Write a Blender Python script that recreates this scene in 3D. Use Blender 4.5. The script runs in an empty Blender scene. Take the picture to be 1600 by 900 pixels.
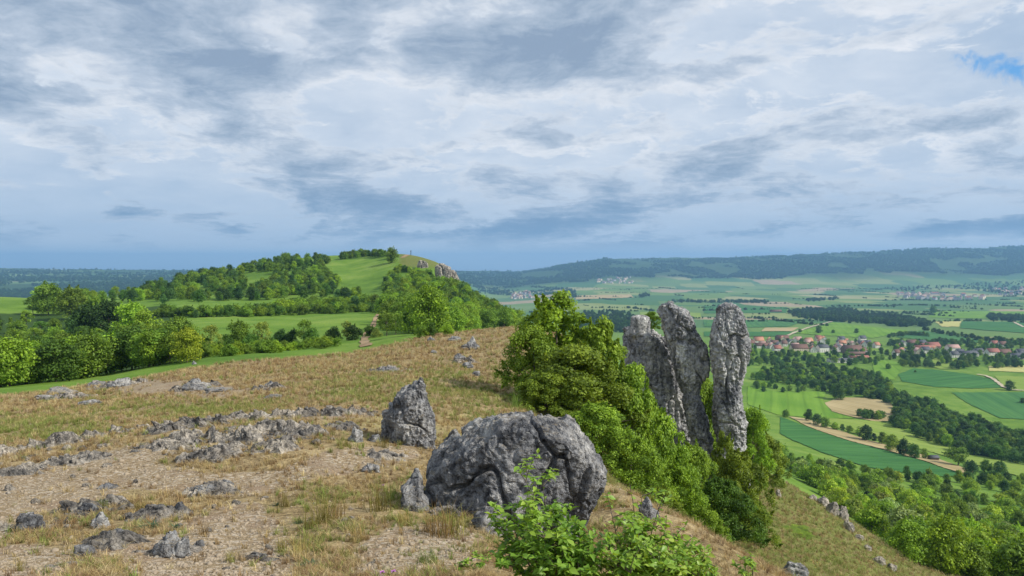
import bpy, bmesh, math, random
import numpy as np
from mathutils import Vector, Matrix, Euler

# ------------------------------------------------------------------ camera, sky, sun, exposure
SC = bpy.context.scene
COL = SC.collection
R = math.radians
F = 1155.0                       # focal length in pixels of a 1600 x 900 picture
HOR = 412.0                      # picture row of eye level
PITCH = math.atan((450 - HOR) / F)
cam_d = bpy.data.cameras.new('camera')
cam_d.sensor_width = 36.0
cam_d.lens = 36.0 * F / 1600.0
cam_d.clip_start = 0.05
cam_d.clip_end = 60000
cam = bpy.data.objects.new('camera', cam_d)
COL.objects.link(cam)
cam.location = (0, 0, 0)
cam.rotation_euler = (R(90) - PITCH, 0, 0)
SC.camera = cam

SUN_DIR = Vector((0.78, -0.26, 0.66)).normalized()      # towards the sun
sun_d = bpy.data.lights.new('sun', 'SUN')
sun_d.energy = 4.6
sun_d.angle = R(3.0)
sun_d.color = (1.0, 0.93, 0.82)
sun = bpy.data.objects.new('sun', sun_d)
COL.objects.link(sun)
sun.location = (60, 0, 80)
sun.rotation_euler = SUN_DIR.to_track_quat('Z', 'Y').to_euler()

SC.view_settings.view_transform = 'Standard'
SC.view_settings.look = 'None'
SC.view_settings.gamma = 1.0
SC.view_settings.use_curve_mapping = False
SC.view_settings.exposure = 0.18
SC.cycles.use_denoising = True
SC.cycles.max_bounces = 5
SC.cycles.diffuse_bounces = 3
SC.cycles.glossy_bounces = 2
SC.cycles.transmission_bounces = 3
SC.cycles.volume_bounces = 0
SC.cycles.transparent_max_bounces = 8
SC.cycles.sample_clamp_indirect = 6.0


class NT:
    """small helper for building node trees"""
    def __init__(self, tree):
        self.t = tree
        tree.nodes.clear()

    def n(self, kind, **kw):
        nd = self.t.nodes.new(kind)
        for k, v in kw.items():
            if k.startswith('i_'):
                nd.inputs[k[2:].replace('_', ' ')].default_value = v
            else:
                setattr(nd, k, v)
        return nd

    def link(self, a, b):
        self.t.links.new(a, b)

    def put(self, sock, v):
        if isinstance(v, bpy.types.NodeSocket):
            self.t.links.new(v, sock)
        else:
            sock.default_value = v

    def math(self, op, a, b=0.0, c=None, clamp=False):
        nd = self.t.nodes.new('ShaderNodeMath')
        nd.operation = op
        nd.use_clamp = clamp
        self.put(nd.inputs[0], a)
        self.put(nd.inputs[1], b)
        if c is not None:
            self.put(nd.inputs[2], c)
        return nd.outputs[0]

    def vmath(self, op, a, b=None):
        nd = self.t.nodes.new('ShaderNodeVectorMath')
        nd.operation = op
        self.put(nd.inputs[0], a)
        if b is not None:
            self.put(nd.inputs[1], b)
        return nd

    def mix(self, fac, a, b, mode='MIX'):
        nd = self.t.nodes.new('ShaderNodeMix')
        nd.data_type = 'RGBA'
        nd.blend_type = mode
        self.put(nd.inputs[0], fac)
        for s, v in ((nd.inputs[6], a), (nd.inputs[7], b)):
            if isinstance(v, tuple) and len(v) == 3:
                v = v + (1,)
            self.put(s, v)
        return nd.outputs[2]

    def noise(self, vec, scale, detail=4.0, rough=0.55, dist=0.0, out='Fac'):
        nd = self.t.nodes.new('ShaderNodeTexNoise')
        nd.inputs['Scale'].default_value = scale
        nd.inputs['Detail'].default_value = detail
        nd.inputs['Roughness'].default_value = rough
        nd.inputs['Distortion'].default_value = dist
        if vec is not None:
            self.t.links.new(vec, nd.inputs['Vector'])
        return nd.outputs[out]

    def ramp(self, fac, stops, interp='LINEAR'):
        nd = self.t.nodes.new('ShaderNodeValToRGB')
        cr = nd.color_ramp
        cr.interpolation = interp
        while len(cr.elements) < len(stops):
            cr.elements.new(0.5)
        for e, (p, c) in zip(cr.elements, stops):
            e.position = p
            if not isinstance(c, tuple):
                c = (c, c, c)
            e.color = c + (1,) if len(c) == 3 else c
        self.put(nd.inputs[0], fac)
        return nd.outputs[0]

    def mapr(self, v, a, b, c=0.0, d=1.0, smooth=False):
        nd = self.t.nodes.new('ShaderNodeMapRange')
        nd.interpolation_type = 'SMOOTHSTEP' if smooth else 'LINEAR'
        self.put(nd.inputs[0], v)
        for i, x in enumerate((a, b, c, d)):
            nd.inputs[i + 1].default_value = x
        return nd.outputs[0]


def build_sky():
    w = bpy.data.worlds.new('World')
    SC.world = w
    w.use_nodes = True
    t = NT(w.node_tree)
    out = t.n('ShaderNodeOutputWorld')
    bg = t.n('ShaderNodeBackground')
    bg.inputs['Strength'].default_value = 0.1
    sky = t.n('ShaderNodeTexSky', sky_type='NISHITA', sun_disc=False)
    sky.sun_elevation = math.asin(SUN_DIR.z)
    sky.sun_rotation = math.atan2(SUN_DIR.x, SUN_DIR.y)
    sky.altitude = 500
    tc = t.n('ShaderNodeTexCoord')
    sep = t.n('ShaderNodeSeparateXYZ')
    t.link(tc.outputs['Generated'], sep.inputs[0])
    z = sep.outputs[2]
    zc = t.math('ADD', t.math('MAXIMUM', z, 0.0), 0.19)
    pl = t.n('ShaderNodeCombineXYZ')
    t.link(t.math('DIVIDE', sep.outputs[0], zc), pl.inputs[0])
    t.link(t.math('DIVIDE', sep.outputs[1], zc), pl.inputs[1])
    p = pl.outputs[0]
    off = t.vmath('ADD', p, (9.1, 7.4, 0.0)).outputs[0]
    warp = t.noise(off, 1.6, 3, 0.6, out='Color')
    wv = t.vmath('SCALE', t.vmath('SUBTRACT', warp, (0.5, 0.5, 0.5)).outputs[0])
    wv.inputs[3].default_value = 0.30
    q = t.vmath('ADD', off, wv.outputs[0]).outputs[0]
    # high veil
    big = t.noise(off, 0.60, 3, 0.5, 0.0)
    vd = t.noise(q, 3.2, 5, 0.6, 0.0)
    veil = t.mix(t.mapr(t.math('ADD', t.math('MULTIPLY', big, 0.5), t.math('MULTIPLY', vd, 0.5)), 0.34, 0.64), (4.1, 5.1, 6.5), (7.0, 7.5, 8.2))
    # broken stratocumulus below it: bright torn rims, shaded bellies
    n1 = t.noise(q, 1.75, 11, 0.66, 0.0)
    lit = t.vmath('ADD', q, (-0.05, 0.10, 0.0)).outputs[0]
    n1b = t.noise(lit, 1.75, 6, 0.66, 0.0)
    relief = t.math('SUBTRACT', n1, n1b)
    dens = t.math('ADD', n1, t.math('MULTIPLY', t.math('SUBTRACT', big, 0.5), 0.42))
    alpha = t.mapr(dens, 0.445, 0.515, 0.0, 1.0, True)
    belly = t.math('ADD', t.mapr(dens, 0.46, 0.635), t.math('MULTIPLY', relief, -2.2), clamp=True)
    cum = t.ramp(belly, [(0.0, (7.8, 8.0, 8.4)), (0.22, (6.7, 7.1, 7.7)), (0.5, (4.8, 5.5, 6.5)), (0.78, (3.5, 4.3, 5.4)), (1.0, (2.6, 3.4, 4.6))])
    c = t.mix(alpha, veil, cum)
    # far off the layers close up into one blue-grey bank with a pale rim below
    low = t.mapr(z, 0.03, 0.16, 1.0, 0.0, True)
    bank = t.mix(t.math('MULTIPLY', alpha, t.math('ADD', belly, 0.25), clamp=True), (4.3, 5.4, 6.9), (1.4, 2.6, 4.4))
    c = t.mix(t.math('MULTIPLY', low, 0.82), c, bank)
    rim = t.mapr(z, 0.008, 0.044, 1.0, 0.0, True)
    c = t.mix(t.math('MULTIPLY', rim, 0.8), c, (6.0, 6.6, 7.4))
    # torn gap with blue sky
    gd = Vector((0.645, 1.009, 0.268)).normalized()
    dv = t.vmath('SUBTRACT', tc.outputs['Generated'], tuple(gd)).outputs[0]
    gm = t.n('ShaderNodeMapping')
    gm.inputs['Rotation'].default_value = (0, R(-24), 0)
    gm.inputs['Scale'].default_value = (1.0, 1.0, 2.3)
    t.link(dv, gm.inputs['Vector'])
    dist = t.vmath('LENGTH', gm.outputs[0]).outputs['Value']
    gn = t.noise(tc.outputs['Generated'], 22, 6, 0.6, 0.6)
    gap = t.mapr(t.math('ADD', dist, t.math('MULTIPLY', t.math('SUBTRACT', gn, 0.5), 0.22)), 0.008, 0.050, 1.0, 0.0, True)
    blue = t.mix(0.75, sky.outputs[0], (0.9, 3.6, 7.8))
    c = t.mix(gap, c, blue)
    # a little of the clear sky shines through everywhere
    c = t.mix(0.06, c, sky.outputs[0])
    # below the horizon: plain dim ground light
    c = t.mix(t.mapr(z, -0.05, 0.0, 1.0, 0.0), c, (1.2, 1.5, 1.4))
    t.link(c, bg.inputs['Color'])
    t.link(bg.outputs[0], out.inputs['Surface'])
    w.cycles.sampling_method = 'MANUAL'
    w.cycles.sample_map_resolution = 512


build_sky()

# ------------------------------------------------------------------ noise and geometry helpers
rng = np.random.default_rng(11)
random.seed(5)


def _hash(ix, iy, iz, seed):
    h = (ix.astype(np.int64) * 374761393 + iy.astype(np.int64) * 668265263 + iz.astype(np.int64) * 2147483647 + seed * 974634541) & 0xFFFFFFFF
    h = ((h ^ (h >> 13)) * 1274126177) & 0xFFFFFFFF
    h = ((h ^ (h >> 16)) * 2246822519) & 0xFFFFFFFF
    return h ^ (h >> 15)


def gnoise(x, y, z, seed=0):
    """gradient noise, about -0.7..0.7"""
    x, y, z = np.broadcast_arrays(np.asarray(x, float), np.asarray(y, float), np.asarray(z, float))
    fx, fy, fz = np.floor(x), np.floor(y), np.floor(z)
    ix, iy, iz = fx.astype(np.int64), fy.astype(np.int64), fz.astype(np.int64)
    dx, dy, dz = x - fx, y - fy, z - fz
    sx, sy, sz = [d * d * d * (d * (d * 6 - 15) + 10) for d in (dx, dy, dz)]
    tot = 0
    for i in (0, 1):
        for j in (0, 1):
            for k in (0, 1):
                h = _hash(ix + i, iy + j, iz + k, seed)
                gx = (h & 255) / 127.5 - 1
                gy = ((h >> 8) & 255) / 127.5 - 1
                gz = ((h >> 16) & 255) / 127.5 - 1
                w = (sx if i else 1 - sx) * (sy if j else 1 - sy) * (sz if k else 1 - sz)
                tot = tot + w * (gx * (dx - i) + gy * (dy - j) + gz * (dz - k))
    return tot


def fbm(x, y, z, octs=4, seed=0, gain=0.5, ridged=False):
    a, f, s = 1.0, 1.0, 0
    for o in range(octs):
        n = gnoise(x * f, y * f, z * f, seed + o * 17)
        if ridged:
            n = 0.5 - np.abs(n) * 1.6
        s = s + a * n
        a *= gain
        f *= 2.03
    return s


def worley(x, y, z, seed=0):
    """distance to the nearest and second nearest cell point"""
    fx, fy, fz = np.floor(x), np.floor(y), np.floor(z)
    ix, iy, iz = fx.astype(np.int64), fy.astype(np.int64), fz.astype(np.int64)
    d1 = np.full(np.shape(x), 9.0)
    d2 = np.full(np.shape(x), 9.0)
    for i in (-1, 0, 1):
        for j in (-1, 0, 1):
            for k in (-1, 0, 1):
                h = _hash(ix + i, iy + j, iz + k, seed)
                px = fx + i + (h & 1023) / 1023.0
                py = fy + j + ((h >> 10) & 1023) / 1023.0
                pz = fz + k + ((h >> 20) & 1023) / 1023.0
                d = np.sqrt((px - x) ** 2 + (py - y) ** 2 + (pz - z) ** 2)
                n2 = np.where(d < d1, d1, np.minimum(d2, d))
                d1 = np.minimum(d1, d)
                d2 = n2
    return d1, d2


def smooth(a, b, x):
    t = np.clip((x - a) / (b - a), 0, 1)
    return t * t * (3 - 2 * t)


def mesh_np(name, verts, faces, smooth_shade=False, mats=()):
    """mesh from an (n,3) array and an (m,k) index array"""
    me = bpy.data.meshes.new(name)
    v = np.ascontiguousarray(verts, dtype=np.float32)
    f = np.ascontiguousarray(faces, dtype=np.int32)
    k = f.shape[1]
    me.vertices.add(len(v))
    me.vertices.foreach_set('co', v.ravel())
    me.loops.add(f.size)
    me.loops.foreach_set('vertex_index', f.ravel())
    me.polygons.add(len(f))
    me.polygons.foreach_set('loop_start', np.arange(0, f.size, k, dtype=np.int32))
    if smooth_shade:
        me.polygons.foreach_set('use_smooth', np.ones(len(f), dtype=bool))
    me.update(calc_edges=True)
    for m in mats:
        me.materials.append(m)
    return me


def attr(me, name, vals, domain='POINT', kind='FLOAT'):
    a = me.attributes.new(name, kind, domain)
    key = {'FLOAT': 'value', 'INT': 'value', 'FLOAT_VECTOR': 'vector', 'FLOAT_COLOR': 'color'}[kind]
    a.data.foreach_set(key, np.ascontiguousarray(vals, dtype=np.int32 if kind == 'INT' else np.float32).ravel())


def obj(name, data, parent=None, loc=None, coll=None):
    o = bpy.data.objects.new(name, data)
    (coll or COL).objects.link(o)
    if parent is not None:
        o.parent = parent
    if loc is not None:
        o.location = loc
    return o


def tag(o, label, cat=None, group=None, kind=None):
    o['label'] = label
    if cat:
        o['category'] = cat
    if group:
        o['group'] = group
    if kind:
        o['kind'] = kind
    return o


def copy_tree(o, parent=None):
    c = o.copy()
    COL.objects.link(c)
    if parent is not None:
        c.parent = parent
    for ch in o.children:
        copy_tree(ch, c)
    return c


def tube(path, radii, sides=6):
    """verts, quads of a tapered tube along a list of points"""
    P = np.array(path, float)
    V, Q = [], []
    for i in range(len(P)):
        d = P[min(i + 1, len(P) - 1)] - P[max(i - 1, 0)]
        d /= np.linalg.norm(d) + 1e-9
        a = np.cross(d, (0.31, 0.95, 0.02) if abs(d[2]) > 0.7 else (0, 0, 1))
        a /= np.linalg.norm(a) + 1e-9
        b = np.cross(d, a)
        for k in range(sides):
            t = 2 * math.pi * k / sides
            V.append(P[i] + radii[i] * (math.cos(t) * a + math.sin(t) * b))
    for i in range(len(P) - 1):
        for k in range(sides):
            k2 = (k + 1) % sides
            Q.append((i * sides + k, i * sides + k2, (i + 1) * sides + k2, (i + 1) * sides + k))
    return np.array(V), np.array(Q)


def join(parts):
    V, Q, n = [], [], 0
    for v, q in parts:
        V.append(v)
        Q.append(q + n)
        n += len(v)
    return np.concatenate(V), np.concatenate(Q)
# ------------------------------------------------------------------ the lie of the land
# Profiles of the ground along sight lines: picture column -> (distance ahead in metres, picture row at which that ground lies)
FAR = lambda ridge, y7=447, y9=437: [(7000, y7), (8200, y9), (10500, ridge - 8), (14000, ridge + 4), (30000, ridge + 12)]
PROFILES = [
    (-500, [(6, 900), (9, 850), (13, 790), (18, 745), (25, 715), (40, 680), (60, 655), (80, 645), (120, 640), (180, 600), (260, 545), (400, 490), (560, 462), (900, 480), (2000, 500), (4000, 470), (6000, 437), (9000, 424), (10500, 423), (14000, 428), (30000, 430)]),
    (0, [(6.5, 900), (9, 835), (13, 762), (18, 706), (25, 678), (40, 643), (60, 619), (78, 608), (110, 603), (150, 590), (250, 540), (400, 492), (500, 467), (560, 461), (700, 474), (1200, 520), (2000, 500), (4000, 470), (6000, 440), (9000, 422), (10500, 421), (14000, 428), (30000, 430)]),
    (150, [(6.5, 900), (9, 832), (13, 755), (18, 690), (25, 664), (40, 632), (60, 610), (82, 596), (110, 588), (160, 575), (250, 540), (400, 494), (520, 470), (600, 466), (800, 470), (1000, 486), (1500, 500), (4000, 470), (6000, 440), (9000, 423), (10500, 421), (14000, 428), (30000, 430)]),
    (300, [(6.5, 900), (9, 830), (13, 748), (18, 672), (25, 648), (40, 616), (60, 591), (88, 571), (110, 562), (150, 552), (200, 535), (280, 512), (340, 497), (400, 480), (430, 475), (520, 469), (600, 456), (700, 438), (800, 432), (1000, 446), (1500, 480), (4000, 470), (6000, 440), (9000, 424), (10500, 423), (14000, 428), (30000, 430)]),
    (450, [(6.5, 900), (9, 828), (13, 745), (18, 663), (25, 636), (40, 606), (60, 580), (85, 561), (105, 553), (150, 547), (190, 536), (250, 520), (320, 502), (400, 489), (440, 482), (500, 473), (560, 457), (650, 429), (730, 411), (800, 403), (900, 406), (1200, 435), (2000, 470), (4000, 470), (6000, 440), (9000, 424), (14000, 430), (30000, 430)]),
    (560, [(6.5, 900), (9, 828), (13, 745), (18, 670), (25, 628), (40, 598), (60, 574), (90, 553), (120, 543), (170, 535), (250, 515), (330, 498), (400, 489), (480, 476), (550, 459), (620, 440), (700, 417), (780, 400), (840, 395), (1000, 410), (1500, 450), (4000, 468), (8000, 428), (10500, 424), (30000, 430)]),
    (640, [(6.5, 900), (10.5, 796), (17, 695), (25, 640), (40, 598), (60, 568), (90, 543), (120, 529), (150, 524), (200, 523), (300, 506), (400, 490), (500, 466), (600, 434), (680, 407), (740, 391), (790, 397), (1000, 430), (1500, 480), (4000, 465), (8000, 428), (10500, 424), (30000, 430)]),
    (700, [(6.5, 903), (10.5, 798), (17, 705), (25, 648), (40, 600), (60, 568), (90, 539), (120, 523), (140, 519), (170, 525), (250, 524), (350, 510), (450, 486), (540, 460), (600, 438), (650, 418), (700, 413), (800, 435), (1000, 480), (2000, 500), (4000, 468), (8000, 430), (10500, 424), (30000, 430)]),
    (760, [(6.5, 912), (10.5, 808), (17, 718), (25, 660), (40, 606), (60, 568), (90, 534), (120, 517), (140, 514), (180, 532), (250, 540), (350, 528), (430, 504), (500, 482), (540, 476), (600, 490), (800, 535), (1500, 522), (3000, 492), (5000, 472), (8000, 450), (9500, 432), (11500, 424), (30000, 430)]),
    (820, [(6.5, 925), (10.5, 835), (17, 740), (25, 682), (40, 620), (60, 570), (85, 531), (110, 513), (130, 511), (170, 536), (250, 552), (320, 540), (400, 514), (440, 508), (500, 522), (700, 565), (1500, 525), (3000, 492), (5000, 470), (8000, 447), (9500, 432), (11500, 424), (30000, 430)]),
    (900, [(6.5, 940), (9, 880), (11, 835), (15, 758), (20, 722), (30, 700), (40, 665), (60, 605), (80, 562), (100, 538), (120, 534), (150, 562), (250, 600), (400, 622), (800, 605), (1200, 552), (2000, 512), (4000, 472)] + FAR(414, 447, 436)),
    (1000, [(6.5, 950), (9, 890), (12, 800), (15, 772), (20, 790), (25, 800), (40, 782), (60, 735), (75, 705), (100, 690), (150, 700), (250, 715), (400, 690), (700, 642), (1200, 562), (2000, 510), (4000, 472)] + FAR(409, 447, 434)),
    (1100, [(6.5, 980), (9, 900), (11, 840), (13, 822), (17, 850), (25, 868), (40, 838), (60, 780), (75, 745), (100, 735), (150, 738), (250, 738), (400, 705), (600, 683), (900, 605), (1300, 550), (2000, 510), (4000, 472)] + FAR(408, 447, 432)),
    (1200, [(6.5, 990), (9, 905), (11, 876), (14, 900), (25, 912), (40, 868), (60, 815), (90, 765), (120, 737), (160, 748), (250, 748), (400, 718), (600, 688), (800, 637), (1000, 592), (1300, 552), (2000, 510), (4000, 472)] + FAR(406, 447, 430)),
    (1300, [(6.5, 1010), (9, 940), (11, 945), (25, 945), (40, 898), (60, 850), (90, 805), (110, 792), (150, 802), (250, 787), (350, 757), (450, 731), (620, 692), (800, 642), (1000, 597), (1400, 547), (2000, 511), (4000, 472)] + FAR(402, 447, 428)),
    (1450, [(6.5, 1030), (9, 985), (25, 1000), (40, 965), (60, 925), (80, 897), (100, 888), (150, 872), (250, 832), (350, 784), (500, 736), (640, 702), (800, 645), (1000, 595), (1400, 547), (2000, 511), (4000, 472)] + FAR(395, 446, 426)),
    (1600, [(6.5, 1050), (9, 1020), (25, 1050), (40, 1015), (60, 965), (80, 935), (120, 905), (180, 875), (250, 852), (330, 818), (450, 768), (620, 715), (800, 650), (1000, 597), (1400, 547), (2000, 511), (4000, 470)] + FAR(390, 444, 424)),
    (2100, [(6.5, 1100), (9, 1080), (25, 1150), (40, 1110), (60, 1040), (80, 985), (120, 930), (180, 890), (250, 860), (330, 825), (450, 775), (620, 718), (800, 650), (1000, 597), (1400, 547), (2000, 511), (4000, 470)] + FAR(392, 444, 424)),
]
LY0, LY1, NLY = math.log(4.0), math.log(30000.0), 700
PX0, PX1, NPX = -700.0, 2300.0, 301


def _table():
    ly = np.linspace(LY0, LY1, NLY)
    rows = []
    for px, prof in PROFILES:
        a = np.array(prof, float)
        rows.append(np.interp(ly, np.log(a[:, 0]), a[:, 1]))
    rows = np.array(rows)
    k = np.exp(-0.5 * (np.arange(-12, 13) / 5.0) ** 2)
    k /= k.sum()
    rows = np.array([np.convolve(np.pad(r, 12, 'edge'), k, 'valid') for r in rows])
    xs = np.array([p[0] for p in PROFILES], float)
    g = np.linspace(PX0, PX1, NPX)
    T = np.empty((NPX, NLY))
    # monotone-ish cubic between the columns
    m = np.gradient(rows, xs, axis=0)
    idx = np.clip(np.searchsorted(xs, g, 'right') - 1, 0, len(xs) - 2)
    for i, x in enumerate(g):
        j = idx[i]
        h = xs[j + 1] - xs[j]
        t = np.clip((x - xs[j]) / h, 0, 1)
        T[i] = ((2 * t**3 - 3 * t**2 + 1) * rows[j] + (t**3 - 2 * t**2 + t) * h * m[j]
                + (-2 * t**3 + 3 * t**2) * rows[j + 1] + (t**3 - t**2) * h * m[j + 1])
    k = np.exp(-0.5 * (np.arange(-3, 4) / 1.3) ** 2)
    k /= k.sum()
    T = np.array([np.convolve(np.pad(c, 3, 'edge'), k, 'valid') for c in T.T]).T
    return T


TAB = _table()


def base_h(x, y):
    x = np.asarray(x, float)
    y = np.asarray(y, float)
    Y = np.maximum(y, 5.0)
    px = 800 + F * x / np.sqrt(Y * Y + 1e-9)
    a = np.clip((px - PX0) / (PX1 - PX0) * (NPX - 1), 0, NPX - 1.001)
    b = np.clip((np.log(Y) - LY0) / (LY1 - LY0) * (NLY - 1), 0, NLY - 1.001)
    i, j = a.astype(int), b.astype(int)
    s, t = a - i, b - j
    row = (TAB[i, j] * (1 - s) * (1 - t) + TAB[i + 1, j] * s * (1 - t) + TAB[i, j + 1] * (1 - s) * t + TAB[i + 1, j + 1] * s * t)
    v = (450 - row) / F
    z = Y * np.tan(np.arctan(v) - PITCH)
    near = -1.72 - 0.155 * np.maximum(y, -4) - 0.30 * np.maximum(x - 1.6, 0)
    w = smooth(4.8, 7.5, y)
    return near * (1 - w) + z * w


def detail_h(x, y):
    r = np.sqrt(np.asarray(x, float) ** 2 + np.asarray(y, float) ** 2)
    n = fbm(x / 1.3, y / 1.3, 0.0, 3, 3) * 0.075 * smooth(2.5, 6, r) * (1 - smooth(60, 140, r))
    n = n + fbm(x / 9.0, y / 9.0, 0.3, 3, 5) * 0.35 * smooth(14, 40, r) * (1 - smooth(500, 900, r))
    n = n + fbm(x / 70.0, y / 70.0, 0.7, 3, 7) * 2.2 * smooth(150, 320, r) * (1 - 0.6 * smooth(500, 700, r))
    n = n + fbm(x / 1100.0, y / 1100.0, 0.9, 4, 9) * 38 * smooth(7000, 9500, r)
    n = n + (fbm(x / 420.0, y / 900.0, 0.2, 3, 12, 0.5, True) - 0.3) * 24 * smooth(7600, 9000, r)
    return n


def H(x, y):
    return base_h(x, y) + detail_h(x, y)


def ray(px, py, d):
    """point on the sight line of a picture point at distance d ahead"""
    v = (450 - np.asarray(py, float)) / F
    u = (np.asarray(px, float) - 800) / F
    cy = math.cos(PITCH) + v * math.sin(PITCH)
    return u / cy * d, np.asarray(d, float) * np.ones_like(u), (-math.sin(PITCH) + v * math.cos(PITCH)) / cy * d


def to_px(x, y, z):
    y = np.maximum(y, 0.3)
    cy = y * math.cos(PITCH) - z * math.sin(PITCH)
    cz = y * math.sin(PITCH) + z * math.cos(PITCH)
    return 800 + F * x / cy, 450 - F * cz / cy


MARCH = np.geomspace(4.5, 16000, 1400)


def ground_at(px, py, ymin=4.5, ymax=16000):
    """where the sight line of a picture point first meets the ground beyond ymin"""
    px = np.atleast_1d(np.asarray(px, float))
    py = np.atleast_1d(np.asarray(py, float))
    M = MARCH[(MARCH >= ymin) & (MARCH <= ymax)]
    x, y, z = ray(px[:, None], py[:, None], M[None, :])
    g = base_h(x, y) - z
    hit = g > 0
    first = np.argmax(hit, axis=1)
    ok = hit.any(axis=1)
    first = np.where(ok, first, len(M) - 1)
    f0 = np.maximum(first - 1, 0)
    ar = np.arange(len(px))
    g0, g1 = g[ar, f0], g[ar, first]
    t = np.where(first > 0, np.clip(-g0 / (g1 - g0 + 1e-9), 0, 1), 0)
    d = M[f0] * (1 - t) + M[first] * t
    x, y, z = ray(px, py, d)
    return np.stack([x, y, H(x, y)], 1), ok


def spot(px, py, **kw):
    p, ok = ground_at(px, py, **kw)
    return p[0]


def in_poly(px, py, poly):
    poly = np.array(poly, float)
    inside = np.zeros(np.shape(px), bool)
    n = len(poly)
    for i in range(n):
        x0, y0 = poly[i]
        x1, y1 = poly[(i + 1) % n]
        c = ((y0 > py) != (y1 > py)) & (px < (x1 - x0) * (py - y0) / (y1 - y0 + 1e-12) + x0)
        inside ^= c
    return inside


# ------------------------------------------------------------------ materials of the ground
def new_mat(name):
    m = bpy.data.materials.new(name)
    m.use_nodes = True
    return m, NT(m.node_tree)


def finish(t, color, rough=0.9, bump=None, bump_strength=0.4, bump_dist=0.05, spec=0.2):
    out = t.n('ShaderNodeOutputMaterial')
    b = t.n('ShaderNodeBsdfPrincipled')
    t.put(b.inputs['Base Color'], color if not (isinstance(color, tuple) and len(color) == 3) else color + (1,))
    t.put(b.inputs['Roughness'], rough)
    b.inputs['Specular IOR Level'].default_value = spec
    if bump is not None:
        bp = t.n('ShaderNodeBump')
        bp.inputs['Strength'].default_value = bump_strength
        bp.inputs['Distance'].default_value = bump_dist
        t.link(bump, bp.inputs['Height'])
        t.link(bp.outputs[0], b.inputs['Normal'])
    t.link(b.outputs[0], out.inputs['Surface'])
    return b


def attr_node(t, name):
    return t.n('ShaderNodeAttribute', attribute_name=name)


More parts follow.
